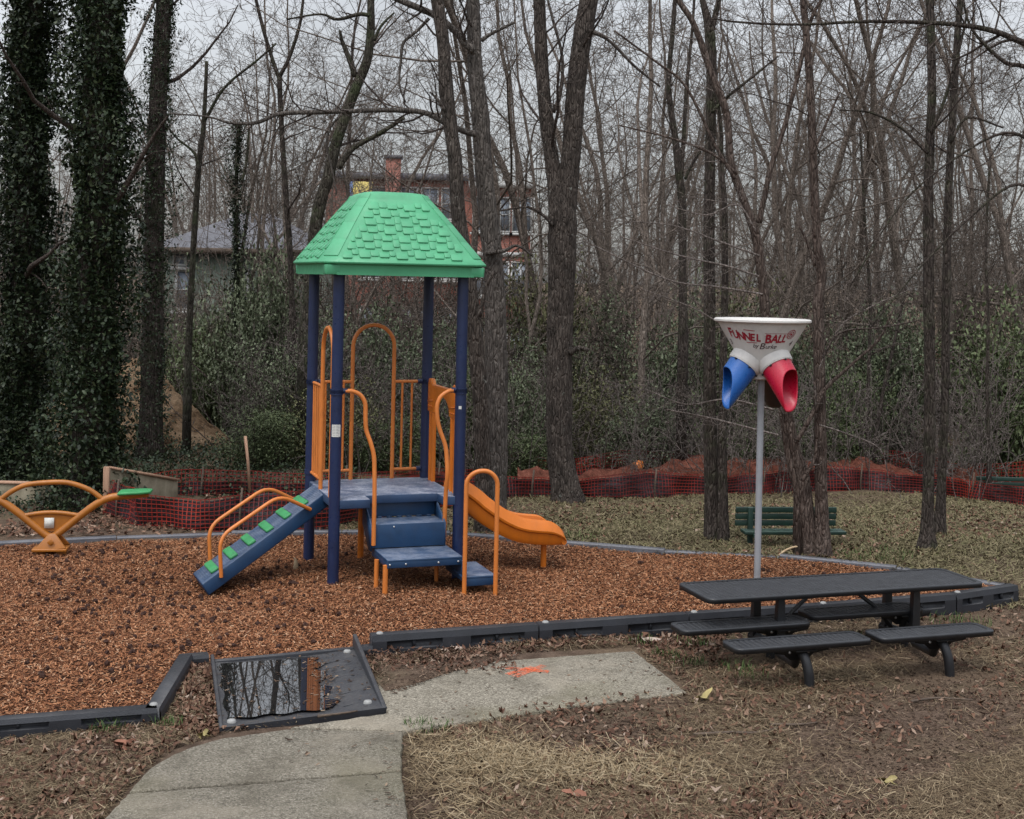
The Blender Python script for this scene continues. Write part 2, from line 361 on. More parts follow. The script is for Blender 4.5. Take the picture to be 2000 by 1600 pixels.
# roof: chamfered pyramid with a rounded top, hip bands, tile relief and a fascia
def ring(h, ch):
    c = np.array((A/2, A/2)); q = h-ch
    return np.array([c+p for p in ((-q, -h), (q, -h), (h, -q), (h, q), (q, h), (-q, h), (-h, q), (-h, -q))])
m = MB()
prof = [(.775, .11, 2.905), (.775, .11, 3.0), (.812, .115, 3.012), (.815, .115, 3.026), (.775, .113, 3.075), (.66, .10, 3.235), (.545, .09, 3.40), (.43, .08, 3.555), (.36, .075, 3.645), (.335, .075, 3.69), (.30, .07, 3.715), (.22, .06, 3.728), (.0, .0, 3.735)]
R_ = [np.c_[ring(h, ch), np.full(8, z)] for h, ch, z in prof[:-1]]
P = np.vstack(R_+[np.array([[A/2, A/2, prof[-1][2]]])]); n = len(R_)
m.add(P, [(i*8+j, i*8+(j+1) % 8, (i+1)*8+(j+1) % 8, (i+1)*8+j) for i in range(n-1) for j in range(8)], [((n-1)*8+j, (n-1)*8+(j+1) % 8, n*8) for j in range(8)])
Pi = np.vstack([np.c_[ring(.755, .10), np.full(8, z)] for z in (2.905, 2.99)]); m.add(Pi, [(j, 8+j, 8+(j+1) % 8, (j+1) % 8) for j in range(8)], [list(range(8, 16))])
m.add(np.vstack((R_[0], Pi[:8])), [(j, 8+j, 8+(j+1) % 8, (j+1) % 8) for j in range(8)])
for cx, cy in ((-1, -1), (1, -1), (1, 1), (-1, 1)):       # raised bands along the hips and a moulded corner on the fascia
    for (h0, c0, z0), (h1, c1, z1) in zip(prof[4:9], prof[5:10]):
        q = [(A/2+cx*(h0-c0*a), A/2+cy*(h0-c0*b), z0+.012) for a, b in ((1, 0), (0, 1))]; w = [(A/2+cx*(h1-c1*a), A/2+cy*(h1-c1*b), z1+.012) for a, b in ((0, 1), (1, 0))]
        m.prism(q+w, (-cx*.02, -cy*.02, -.035))
    q = [(A/2+cx*(.774-.11*a), A/2+cy*(.774-.11*b), 2.91) for a, b in ((1.25, 0), (.15, 0), (0, .15), (0, 1.25))]
    m.prism(q, (cx*.004, cy*.004, .088))
rng = np.random.default_rng(5)
for face in range(4):                                       # tiles: three courses of a staggered pattern on each slope
    a = face*math.pi/2; E = np.array((math.cos(a), math.sin(a), 0)); N = np.array((math.sin(a), -math.cos(a), 0))
    c = np.array((A/2, A/2, 0))
    def at(s, t, lift):                                     # s along the eave, t up the slope 0..1
        z = 3.06+t*(3.615-3.06); h = np.interp(z, [p[2] for p in prof[3:10]], [p[0] for p in prof[3:10]])
        return c+N*(h+lift*.72)+E*s+np.array((0, 0, z+lift*.7))
    pat = [(0, .095, .10, .012), (.03, .055, .175, .009), (-.028, .11, .13, .014), (.045, .06, .21, .010), (-.012, .105, .16, .013), (.022, .075, .12, .009)]
    for row in range(7):
        s = -.8+.05*((row*3) % 5); k = row*2
        while s < .8:
            off, w, hgt, lift = pat[(k+row) % 6]; t0 = row*.142+.02+off*.9; t1 = min(1., t0+hgt*.9)
            z0 = 3.06+max(0, t0)*.555; lim = np.interp(z0, [p[2] for p in prof[3:10]], [p[0]-p[1] for p in prof[3:10]])-.055
            lim1 = np.interp(3.06+t1*.555, [p[2] for p in prof[3:10]], [p[0]-p[1] for p in prof[3:10]])-.04
            a0, a1 = max(s, -lim), min(s+w, lim); b0, b1 = max(s, -lim1), min(s+w, lim1)
            if a1-a0 > .02 and b1-b0 > .012 and t0 < .96:
                lo = [at(a0+.008, t0, lift), at(a1-.008, t0, lift), at(a1, t0+.02, lift), at(b1, t1, .003), at(b0, t1, .003), at(a0, t0+.02, lift)]
                bs = [at(a0, t0-.004, -.01), at(a1, t0-.004, -.01), at(a1, t0, -.01), at(b1, t1, -.01), at(b0, t1, -.01), at(a0, t0, -.01)]
                m.add(np.array(lo+bs), [list(range(6))], [(i, 6+i, 6+(i+1) % 6, (i+1) % 6) for i in range(6)])
            s += w+.006; k += 1
rf = m.build('roof', M['green_roof'], PS, bevel=.006)

# deck with a notch for the steps
m = MB()
m.prism([(-.02, -.03, .70), (.34, -.03, .70), (.34, .2, .70), (1.06, .2, .70), (1.06, -.03, .70), (A+.02, -.03, .70), (A+.02, A+.02, .70), (-.02, A+.02, .70)], (0, 0, .085))
m.prism([(-.02, A-.01, .66), (A+.02, A-.01, .66), (A+.02, A+.018, .66), (-.02, A+.018, .66)], (0, 0, .042))
m.build('deck', M['deck_blue'], PS, bevel=.008)
def panel(name, mat, boxes, bev=.006, parent=PS):
    m = MB()
    for b in boxes: m.box(*b)
    return m.build(name, mat, parent, bevel=bev)
# steps
s1 = panel('step', M['blue'], [((.705, .105, .535), (.72, .35, .035)), ((.705, -.07, .44), (.72, .02, .225))])
for i in range(7): m = MB(); m.tube([(.40+i*.1, .272, .552), (.40+i*.1, .272, .566)], .028, 14); m.build('tread_boss', M['blue'], s1, True, angle=40)
m = MB(); m.lathe([(0, .006), (.008, .004), (.009, 0)], (.56, -.081, .525), 8, ((1, 0, 0), (0, 0, 1), (0, -1, 0))); m.build('bolt', M['steel'], s1)
panel('riser', M['blue'], [((.705, .288, .635), (.72, .018, .155))])
for u in (.345, 1.067): m = MB(); m.prism([(u-.006, .29, .70), (u-.006, .2, .70), (u-.006, -.08, .545), (u-.006, -.08, .30), (u-.006, .02, .30), (u-.006, .29, .5)], (.012, 0, 0)); m.build('side_plate', M['blue'], PS)
s2 = panel('step', M['blue'], [((.735, -.27, .305), (.72, .62, .03))], .008)
panel('step_skirt', M['blue'], [((.735, -.572, .275), (.72, .016, .065)), ((.383, -.27, .275), (.016, .59, .065)), ((1.087, -.27, .275), (.016, .59, .065))], .004, s2)
for u, v in ((.40, -.582), (.55, -.582), (.86, -.582), (1.05, -.582)): m = MB(); m.lathe([(0, .006), (.009, .004), (.010, 0)], (u, v, .275), 8, ((1, 0, 0), (0, 0, 1), (0, -1, 0))); m.build('bolt', M['steel'], s2)
s3 = panel('step', M['blue'], [((1.235, -.36, .135), (.32, .62, .03))], .008)
panel('step_skirt', M['blue'], [((1.235, -.662, .095), (.32, .016, .07)), ((1.387, -.36, .095), (.016, .59, .07))], .004, s3)
panel('side_plate', M['blue'], [((1.088, -.36, .19), (.014, .60, .19))])
panel('bracket', M['chute_black'], [((1.0, -.1, .2), (.22, .12, .10))])
for u, v, z0, z1, r, mt in ((.365, -.555, -.15, .27, .024, 'orange_pipe'), (.345, -.30, -.15, .27, .022, 'orange_pipe'), (.965, -.16, -.15, .27, .02, 'orange_pipe'), (.511, 1.08, -.15, .70, .032, 'orange')):
    m = MB(); m.tube([(u, v, z0), (u, v, .1), (u, v, z1)], r, 14); m.build('support_leg', M[mt], PS, True, angle=40)

def pipe(name, pts, r=.0165, rad=.12, parent=PS, mat='orange_pipe', sides=12, round_=True):
    m = MB(); m.tube(rounded(pts, rad) if round_ else pts, r, sides); return m.build(name, M[mat], parent, True, angle=50)
# handrails beside the steps
pipe('handrail', catmull([(.08, -.005, 1.81), (.15, -.01, 1.808), (.225, -.015, 1.77), (.27, -.02, 1.69), (.275, -.025, 1.56), (.285, -.03, 1.44), (.325, -.05, 1.32), (.355, -.06, 1.2), (.362, -.07, 1.05), (.362, -.09, .8), (.362, -.09, .36)]), .021, round_=False)
pipe('handrail', catmull([(A-.08, -.005, 1.81), (A-.13, -.01, 1.80), (A-.205, -.015, 1.75), (A-.24, -.02, 1.67), (A-.24, -.025, 1.56), (A-.215, -.03, 1.44), (A-.16, -.05, 1.28), (A-.145, -.06, 1.15), (A-.14, -.07, 1.0), (A-.14, -.03, .8), (A-.14, -.0, .40)]), .021, round_=False)
pipe('handrail', [(1.075, -.70, -.15), (1.075, -.70, .3), (1.075, -.70, 1.05), (1.16, -.725, 1.13), (1.28, -.745, 1.13), (1.36, -.75, 1.05), (1.36, -.75, .3), (1.36, -.75, -.15)], .021, .1)
# barriers
def barrier(pt, lo, hi, pick, lower, name='barrier'):      # pt(s, z) gives the point
    m = MB(); c = (lo+hi)/2; r = (hi-lo)/2
    arch = [pt(lo, .78), pt(lo, 1.5)]+[pt(c-r*math.cos(t), 2.39-r+r*math.sin(t)) for t in np.linspace(0, math.pi, 15)]+[pt(hi, 1.5), pt(hi, .78)]
    m.tube(np.array(arch), .021, 12); ba = m.build(name, M['orange_pipe'], PS, True, angle=50)
    for s0, s1, ps in pick:
        for z in (1.80, .88): m = MB(); m.tube(np.array([pt(s0, z), pt((s0+s1)/2, z), pt(s1, z)]), .0165, 10); m.build('rail', M['orange_pipe'], ba, True, angle=50)
        for p in ps: m = MB(); m.tube(np.array([pt(p, .88), pt(p, 1.3), pt(p, 1.8)]), .0125, 8); m.build('picket', M['orange_pipe'], ba, True, angle=50)
barrier(lambda s, z: np.array((s, A, z)), .42, .86, [(.06, .42, (.14, .235, .33)), (.86, A-.07, (.955, 1.06))], 0)
barrier(lambda s, z: np.array((0, s, z)), .20, .68, [(.68, A-.05, (.78, .89, 1.0, 1.1))], 0)
# arch panel over the slide mouth
m = MB()
arch = [(A-.02, .10, 1.52), (A-.02, .10, 1.80), (A-.02, .13, 1.845), (A-.02, .2, 1.845), (A-.02, .25, 1.79), (A-.02, .95, 1.79), (A-.02, 1.0, 1.845), (A-.02, 1.07, 1.845), (A-.02, 1.1, 1.80), (A-.02, 1.1, 1.50), (A-.02, .86, 1.50)]
arch += [(A-.02, .59+.27*math.cos(t), 1.52+.17*math.sin(t)) for t in np.linspace(.12, math.pi-.12, 11)]+[(A-.02, .34, 1.52)]
m.prism(arch, (.05, 0, 0)); ap = m.build('arch_panel', M['orange'], PS, bevel=.014, seg=3)
m = MB()
for v in (.14, .2, .26, .93, .99, 1.05): m = MB(); m.tube([(A-.03, v, 1.56), (A-.018, v, 1.56)], .012, 8); m.build('rivet', M['orange'], ap)
for v0, v1 in ((.12, .32), (.89, 1.08)): m = MB(); m.prism([(A-.028, v0, 1.62), (A-.028, v1, 1.60), (A-.028, v1, 1.615), (A-.028, v0, 1.635)], (.01, 0, 0)); m.build('panel_moulding', M['orange'], ap)
for v in (.16, .27, .93, 1.03): m = MB(); m.tube([(A+.005, v, .78), (A+.005, v, 1.2), (A+.005, v, 1.56)], .024, 12); m.build('panel_leg', M['orange'], ap, True, angle=50)
# slide: swept section fitted to the lower edge of its near wall
base = np.array([pv(x, y, .2) for x, y in ((913, 1000), (932.5, 1016.5), (973, 1043.5), (1012, 1060), (1057, 1066), (1100, 1066))])
b0 = base[0]; sl = (base[1]-base[0])/np.linalg.norm(base[1]-base[0])
line = np.vstack(((1.20, .2, .70), (1.27, .2, .66), b0+(b0[0]-1.3 > .05)*0, base[1:]))
line = catmull(line[:, [0, 2]].tolist() if False else np.c_[line[:, 0], line[:, 2], line[:, 2]*0], 7)[:, :2]
n = len(line); tt = np.linspace(0, 1, n)
tg = np.gradient(line, axis=0); tg /= np.linalg.norm(tg, axis=1)[:, None]; nm = np.c_[-tg[:, 1], tg[:, 0]]
sec = [(.155, .0), (.05, .0), (.022, .035), (.018, .10), (-.015, .112), (-.02, .128), (.02, .185), (.05, .212), (.082, .20), (.105, .12), (.13, .055), (.18, .03), (.23, .028)]
sec = sec+[(.46-a, b) for a, b in sec[::-1]]
P = np.zeros((n, len(sec)+1, 3))
for i in range(n):
    e = 1.18*(1-.42*max(0, (tt[i]-.88)/.12)**2.2)
    for j, (a, b) in enumerate(sec+[sec[0]]):
        bb = b*(e if b > .06 else 1); P[i, j] = (line[i, 0]+nm[i, 0]*bb, .19+a, line[i, 1]+nm[i, 1]*bb)
P = np.concatenate((P[:1]*1., P, P[-1:]*1.), 0)
end = P[-2].copy(); end[:, 0] += .02; end[:, 2] -= (end[:, 2]-end[:, 2].min())*.35
P[-1] = end
m = MB(); m.grid(P)
k = len(sec); i0 = 0; iN = (P.shape[0]-1)*(k+1)
for j in range(12):                                          # cap both ends between the outer and inner skins
    m.add(np.vstack((P[-1][j], P[-1][j+1], P[-1][k-2-j], P[-1][k-1-j])), [(0, 1, 2, 3)]) if j < 0 else None
sd = m.build('slide', M['orange'], PS, True, angle=42)
m = MB(); ex = P[-2]
half = len(sec)//2
for side in (range(1, 12), range(14, 25)):
    m.poly([P[-1][j] for j in side])
m.poly([P[-1][0], P[-1][12], P[-1][13], P[-1][25]])
m.tube([(line[-1, 0]+.012, .2, line[-1, 1]+.035), (line[-1, 0]+.022, .42, line[-1, 1]+.03), (line[-1, 0]+.012, .64, line[-1, 1]+.035)], .028, 10)
m.build('exit_lip', M['orange'], sd, True, angle=42)
lp = pv(1062, 1066, .42)
m = MB(); m.tube([(lp[0], .42, -.2), (lp[0], .42, .05), (lp[0], .42, line[-8, 1]+.02)], .03, 14); m.build('support_leg', M['orange'], sd, True, angle=42)
# climbing ramp
zb = -.03
def w2l(p): q = np.asarray(p)-FL; return np.array((q@U, q@V, p[2]))
nb, fb = w2l(Wz(394, 1146, zb+.05)), w2l(Wz(376, 1124, zb+.055)); nt, ft = np.array((.02, .47, .79)), np.array((-.02, .95, .79))
nb[2] += .02; fb[2] += .02
dn = (nt-nb)/np.linalg.norm(nt-nb); wd = (fb-nb); nrm = np.cross(dn, wd); nrm /= np.linalg.norm(nrm); nrm = nrm if nrm[2] > 0 else -nrm
th_ = .13
m = MB()
top = [nb, nt, ft, fb]; m.prism([p-nrm*th_ for p in top], nrm*th_)
ramp = m.build('climbing_ramp', M['blue'], PS, bevel=.012)
def rp(s, w, lift=0.): return (nb*(1-s)+nt*s)*(1-w)+(fb*(1-s)+ft*s)*w+nrm*lift
m = MB()
for s in np.linspace(.03, .97, 60):
    for w0, w1 in ((.12, .88),): m.add([rp(s, w0, .0035), rp(s+.006, w0, .0035), rp(s+.006, w1, .0035), rp(s, w1, .0035)], [(0, 1, 2, 3)])
m.build('tread_lines', M['blue'], ramp)
for k, (x, y) in enumerate(((410, 1111), (445.5, 1085), (481, 1059), (516.5, 1033), (551, 1008), (586, 982))):
    s = (.115, .262, .405, .55, .695, .838)[k]; w = .5
    c = rp(s, w, .012); dd = rp(s, 1)-rp(s, 0); dd /= np.linalg.norm(dd); d2 = np.cross(nrm, dd)
    m = MB(); m.box(c, (min(.40, np.linalg.norm(rp(s, 1)-rp(s, 0))*.74), .085, .032), (dd, d2, nrm)); fh = m.build('foothold', M['green_grip'], ramp, bevel=.015, seg=3)
def rlp(s, w, up): return rp(s, w)+np.array((0, 0, up))
for w, ds in ((-.05, 0.), (1.05, 0.)):
    a0 = rlp(.145, w, -.06); k1 = rlp(.125, w, .33); k2 = rlp(.60, w, .31); k3 = rlp(.83, w, -.02)
    pipe('handrail', [a0, k1, k2, rlp(.86, w, -.05)], .018, .13, ramp)

# ------------------------------------------------------------------ funnel game on its pole
PB = Wz(1478, 1168)
FB = thing('funnel_ball_goal', PB, 'white funnel on a tall grey pole with blue and red chutes below it', 'playground game')
m = MB(); m.tube([(0, 0, -.3), (0, 0, .5), (0, 0, 1.3), (0, 0, 2.02)], .031, 18); m.build('pole', M['pole'], FB, True, angle=40)
ZT, ZB_, RT, RB = 2.545, 2.015, .405, .118
m = MB()
prof = [(.0, ZB_+.01), (RB-.02, ZB_+.005), (RB, ZB_+.015), (RB+.004, ZB_+.05), (RT-.012, ZT-.03), (RT, ZT), (.435, ZT+.004), (.445, ZT+.012), (.445, ZT+.028), (.43, ZT+.036), (.405, ZT+.03), (RT-.03, ZT), (RB+.01, ZB_+.06), (0, ZB_+.06)]
m.lathe(prof, n=56); fu = m.build('funnel', M['white_plastic'], FB, True, angle=50)
AX = math.atan2(-PB[1], -PB[0])                              # direction towards the viewer's side of the pole
def cone_r(z): return RB+.004+(z-ZB_-.05)/(ZT-.03-ZB_-.05)*(RT-.012-RB-.004)
def chute(name, az, mat, tilt, twist=0.):
    o = np.array((math.cos(az), math.sin(az), 0)); up = np.array((0, 0, 1.)); ax = o*math.cos(tilt)-up*math.sin(tilt)
    e1 = o*math.sin(tilt)+up*math.cos(tilt); e2 = np.cross(ax, e1)      # e1: outer / upper side of the tube
    e1, e2 = e1*math.cos(twist)+e2*math.sin(twist), e2*math.cos(twist)-e1*math.sin(twist)
    c0 = o*.185+up*2.155; r0, r1 = .143, .124
    ths = np.linspace(0, 2*math.pi, 41); nt_ = 16; P = np.zeros((nt_*2, 41, 3))
    for j, t in enumerate(ths):
        f = .5-.5*math.cos(t); f = f*f*(3-2*f); L = .135+.285*f
        for i in range(nt_):
            a = i/(nt_-1); l = L*a; r = r0+(r1-r0)*l/.45
            flare = 1+.0*a
            p = c0+ax*l+(e1*math.cos(t)+e2*math.sin(t))*r*flare; P[i, j] = p
            P[2*nt_-1-i, j] = c0+ax*(l)+(e1*math.cos(t)+e2*math.sin(t))*(r-.008)
    m = MB(); m.grid(P); ch = m.build(name, M[mat], fu, True)
    m = MB(); pad = []
    m.tube([c0-ax*.07, c0-ax*.005, c0+ax*.012], [.163, .162, .156], 36); m.tube([c0+ax*.004, c0+ax*.02], .152, 36)
    m.build('chute_collar', M['white_plastic'], fu, True, angle=40)
    for t in np.linspace(0, 2*math.pi, 7)[:-1]+.4:
        m = MB(); q = c0+ax*.028+(e1*math.cos(t)+e2*math.sin(t))*(r0+.004); m.box(q, (.012, .02, .014), (ax, e1, e2)); m.build('chute_clip', M['chute_black'], ch)
    return ch
chute('chute', AX-1.02, 'chute_blue', math.radians(51), .25); chute('chute', AX+.80, 'chute_red', math.radians(51), -.25); chute('chute', AX+2.75, 'chute_black', math.radians(57))

def text_polys(s, size, shear=0., space=1., bold=0.):
    c = bpy.data.curves.new('txt', 'FONT'); c.body = s; c.size = size; c.shear = shear; c.space_character = space; c.offset = bold; c.align_x = 'LEFT'; c.resolution_u = 3
    o = bpy.data.objects.new('txt', c); COL.objects.link(o)
    dg = bpy.context.evaluated_depsgraph_get(); me = bpy.data.meshes.new_from_object(o.evaluated_get(dg))
    bm = bmesh.new(); bm.from_mesh(me); bmesh.ops.triangulate(bm, faces=bm.faces[:]); 
    for _ in range(2):
        e = [k for k in bm.edges if k.calc_length() > .03]
        if e: bmesh.ops.subdivide_edges(bm, edges=e, cuts=1, use_grid_fill=False)
    bmesh.ops.triangulate(bm, faces=bm.faces[:])
    v = np.array([x.co[:] for x in bm.verts]); f = np.array([[x.index for x in k.verts] for k in bm.faces])
    bm.free(); bpy.data.meshes.remove(me); bpy.data.objects.remove(o); bpy.data.curves.remove(c)
    return v, f
def on_cone(v, s0, z0, lift=.0035):                          # 2-D lettering (along the arc, up) wrapped on the funnel
    z = z0+v[:, 1]*.92; r = cone_r(z)+lift; a = AX+(s0+v[:, 0])/cone_r(z0+.02)
    return np.c_[r*np.cos(a), r*np.sin(a), z]
m = MB()
for s, x0, z0, sz, sq, dy in (('F', -.30, 2.442, .115, .8, 0), ('U', -.247, 2.428, .105, .8, 0), ('N', -.187, 2.418, .10, .8, 0), ('N', -.126, 2.412, .098, .8, 0), ('E', -.066, 2.408, .096, .8, 0), ('L', -.014, 2.405, .096, .8, 0),
                             ('B', .062, 2.392, .115, .82, 0), ('A', .118, 2.395, .11, .8, 0), ('L', .178, 2.398, .105, .8, 0), ('L', .222, 2.402, .10, .8, 0)):
    v, f = text_polys(s, sz*1.05, .08, 1, .0035); v[:, 0] *= sq; m.add(on_cone(v, x0-.04, z0-.022), f)
def stroke(p0, p1, w):
    p0, p1 = np.array(p0), np.array(p1); t = np.linspace(0, 1, 8)[:, None]; c = p0+(p1-p0)*t; d = np.array((-(p1-p0)[1], (p1-p0)[0])); d = d/np.linalg.norm(d)*w/2
    v = np.vstack((c+d, c-d)); v = np.c_[v, np.zeros(len(v))]; m.add(on_cone(v, 0, 2.40, .003), [(i, i+1, 9+i, 8+i) for i in range(7)])
stroke((-.155, .093), (-.06, .085), .007); stroke((-.155, -.032), (-.05, -.034), .006); stroke((.02, .062), (.265, .062), .0035); stroke((.02, .03), (.25, .03), .003)
def disc(cx, cz, r0, r1):
    th = np.linspace(0, 2*math.pi, 29)[:-1]; v = np.vstack([np.c_[cx+r*np.cos(th), cz+r*np.sin(th), 0*th] for r in (r0, r1)]); m.add(on_cone(v, 0, 2.40, .003), [(i, (i+1) % 28, 28+(i+1) % 28, 28+i) for i in range(28)])
disc(.272, .055, .040, .046); disc(.272, .055, .023, .030); disc(.272, .055, .0005, .012)
m.build('lettering', M['red_ink'], fu)
m = MB()
v, f = text_polys('by ', .058, .3, .9); m.add(on_cone(v, -.085, 2.325), f)
v, f = text_polys('B', .088, .3, .9); m.add(on_cone(v, -.028, 2.312), f)
v, f = text_polys('urke', .062, .35, .88); m.add(on_cone(v, .026, 2.318), f)
v, f = text_polys('4', .075, .15); m.add(on_cone(v, .275, 2.345), f)
v, f = text_polys('3', .075, .15); m.add(on_cone(v, -.36, 2.345), f)
m.build('lettering', M['dark_ink'], fu)

# ------------------------------------------------------------------ picnic table of coated expanded metal
ZTAB = .54
p = [Wz(x, y, ZTAB) for x, y in ((1386, 1173), (1924, 1140), (1848, 1115), (1341, 1157))]
ex = (p[1]-p[0])/np.linalg.norm(p[1]-p[0]); LT = np.linalg.norm(p[1]-p[0])+.01
ey = np.array((-ex[1], ex[0], 0)); WT = .58
TC = p[0]+ex*LT/2+ex*.0+ey*WT/2; TC[2] = 0
PT = thing('picnic_table', TC, 'low black picnic table of perforated coated metal with four separate attached seats', 'picnic table', rz=math.atan2(ex[1], ex[0]))
def mesh_top(L, W, z, r, px_, py_, name, par, rim=.032):
    m = MB(); nx, ny = int((L-.05)/px_), int((W-.05)/py_); dx, dy = (L-.05)/nx, (W-.05)/ny
    i, j = np.meshgrid(np.arange(nx), np.arange(ny), indexing='ij'); i = i.ravel(); j = j.ravel()
    x0 = -L/2+.025+i*dx; y0 = -W/2+.025+j*dy; c = np.stack((x0, y0), 1)
    o = np.array(((0, 0), (1, 0), (1, 1), (0, 1)))*np.array((dx, dy)); inn = np.array(((.5, .17), (.8, .5), (.5, .83), (.2, .5)))*np.array((dx, dy))
    hx = np.array(((.36, .2), (.8, .3), (.64, .8), (.2, .7)))*np.array((dx, dy))
    v = np.concatenate((c[:, None]+o, c[:, None]+hx), 1); v = np.concatenate((v, np.full(v.shape[:2]+(1,), z)), 2)
    cor_ok = np.ones(len(i), bool)
    for q in range(len(i)):
        X, Y = abs(x0[q]+dx/2), abs(y0[q]+dy/2); a, b = X-(L/2-r), Y-(W/2-r)
        if a > 0 and b > 0 and math.hypot(a, b) > r-.02: cor_ok[q] = False
    v = v[cor_ok]; k = np.arange(len(v))*8
    f = np.concatenate([np.stack((k+a, k+(a+1) % 4, k+4+(a+1) % 4, k+4+a), 1) for a in range(4)])
    # corners of the hexagon share the edges' middles: fill the four triangles
    low = v[:, 4:8].copy(); low[:, :, 2] -= .013; nv = len(v)*8; kk = np.arange(len(v))*4+nv      # the holes have depth
    fw = np.concatenate([np.stack((k+4+a, k+4+(a+1) % 4, kk+(a+1) % 4, kk+a), 1) for a in range(4)])
    m.add(np.vstack((v.reshape(-1, 3), low.reshape(-1, 3))), f, fw)
    # rim
    pts = []
    for sx, sy, a0 in ((1, 1, 0), (-1, 1, 90), (-1, -1, 180), (1, -1, 270)):
        for t in np.linspace(a0, a0+90, 6): pts.append((sx*(L/2-r)+r*math.cos(math.radians(t)), sy*(W/2-r)+r*math.sin(math.radians(t))))
    pts = np.array(pts); n = len(pts); inn = pts*np.array(((L-.07)/L, (W-.07)/W))
    lv = [np.c_[inn, np.full(n, z+.003)], np.c_[pts*.998, np.full(n, z+.004)], np.c_[pts, np.full(n, z-.004)], np.c_[pts, np.full(n, z-rim)], np.c_[inn, np.full(n, z-rim)]]
    a = np.arange(n); b = (a+1) % n
    m.add(np.vstack(lv), np.concatenate([np.stack((q*n+a, q*n+b, (q+1)*n+b, (q+1)*n+a), 1) for q in range(4)]))
    return m.build(name, M['black_coat'], par)
mesh_top(LT, WT, ZTAB, .07, .042, .027, 'tabletop', PT)
def lp_(px, py, z): q = Wz(px, py, z)-TC; return np.array((q@ex, q@ey, z))
ZS = .33
SEATS = []
for (x0, y0), (x1, y1) in (((1440, 1271), (1690, 1243)), ((1724, 1250), (1965, 1240)), ((1335, 1235), (1578, 1213)), ((1588, 1206), (1808, 1191))):
    SEATS.append((lp_(x0, y0, ZS), lp_(x1, y1, ZS)))
sy_near = (SEATS[0][0][1]+SEATS[1][0][1])/2; sy_far = (SEATS[2][0][1]+SEATS[3][0][1])/2
SW = .27
def px_of(x, y, z):
    q = TC+ex*x+ey*y; a = q[0]*F/q[1]; b = (H-z)*F/q[1]+CY; return 1000+a*cr-b*sr
def solve_x(px, y, z):
    lo, hi = -2., 2.
    for _ in range(40):
        mid = (lo+hi)/2
        if px_of(mid, y, z) < px: lo = mid
        else: hi = mid
    return lo
fx = [solve_x(1500, 0, .45), solve_x(1760, 0, .45)]; nx = [solve_x(1574, sy_near+SW/2-.1, .1), solve_x(1848, sy_near+SW/2-.1, .1)]

for k, (a, b) in enumerate(SEATS):
    L = abs(b[0]-a[0]); cx = (a[0]+b[0])/2; cy = a[1]+SW/2
    e = thing('x', (0, 0, 0), None, None); e.name = 'seat'; e.parent = PT; e.location = (cx, cy, 0)
    mesh_top(L, SW, ZS, .06, .042, .0262, 'seat_pan', e)
    fxx = (nx if k < 2 else fx)[k % 2]; lx = fxx-cx
    m = MB(); s = -1 if k < 2 else 1
    m.prism([(lx-.2, 0, ZS-.045), (lx+.26, 0, ZS-.045), (lx+.24, 0, ZS-.085), (lx+.12, 0, ZS-.10), (lx+.07, 0, ZS-.14), (lx-.07, 0, ZS-.14), (lx-.12, 0, ZS-.10), (lx-.2, 0, ZS-.085)], (0, .012, 0))
    m.box((lx, 0, ZS-.05), (.16, SW*.8, .012))
    m.build('seat_bracket', M['black_coat'], e)
    for dx in (-.075, .075): m = MB(); m.lathe([(0, .006), (.010, .004), (.011, 0)], (lx+dx, -.001, ZS-.085), 10, ((1, 0, 0), (0, 0, 1), (0, -1, 0))); m.build('bolt', M['steel'], e)
for k, x in enumerate(fx):
    for y in (-.19, .19):                                      # uprights: flattened tapering tubes
        m = MB(); P_ = np.array([[(x+sx*w, y+sy*.03, z) for sx, sy in ((-1, -1), (1, -1), (1, 1), (-1, 1))]+[(x-w, y-.03, z)] for z, w in ((ZTAB-.02, .026), (ZTAB-.09, .032), (.2, .038), (.12, .038))])
        m.grid(P_); m.poly(P_[0][:4]); m.build('upright', M['black_coat'], PT, bevel=.012)
    for s, cy in ((-1, sy_near+SW/2), (1, sy_far+SW/2)):        # curved legs: out from the upright, under the seat, into the ground
        xx = nx[k] if s < 0 else x
        m = MB(); m.tube([(x, s*.19, .16), (x+(xx-x)*.25, s*.26, .10), (x+(xx-x)*.8, cy*.85, .13), (xx, cy-s*.02, ZS-.10)], .034, 12); m.tube(catmull([(xx, cy-s*.03, ZS-.05), (xx, cy+s*.06, ZS-.09), (xx+.015, cy+s*.10, .15), (xx+.025, cy+s*.11, .04), (xx+.03, cy+s*.11, -.12)], 6), .036, 14)
        m.build('leg', M['black_coat'], PT, True, angle=50)
for x0, x1 in ((fx[0], -.16), (fx[1], .16)):
    m = MB(); m.tube([(x0+(.06 if x0 < 0 else -.06), 0, .13), ((x0+x1)/2, 0, .33), (x1, 0, ZTAB-.04)], .017, 8); m.build('brace', M['black_coat'], PT, True)

# ------------------------------------------------------------------ benches
def bench(base_px, D_, L, sc, label, rz):
    c = Wd(*base_px, D_)
    b = thing('park_bench', c, label, 'bench', rz=rz)
    Hs, Hb = .155*sc/.5*1.0, .415*sc/.5
    for i, z in enumerate((Hb, Hb-.075, Hb-.15)):
        m = MB(); m.box((L/2-.14, .03+.01*i, z-.03), (L, .028, .062)); m.build('back_slat', M['green_bench'], b, bevel=.005)
    m = MB(); m.box((L/2-.08, -.1, Hs), (L, .10, .035)); m.box((L/2-.08, .01, Hs), (L, .08, .035)); m.build('seat', M['green_bench'], b, bevel=.005)
    for x in (0.02, L-.34):
        m = MB(); m.box((x, -.0, Hb/2-.1), (.055, .045, Hb+.2)); m.bar((x, 0, Hs-.03), (x+.02, -.17, Hs-.03), .05, .04); m.build('leg', M['green_bench'], b, bevel=.004)
    return b
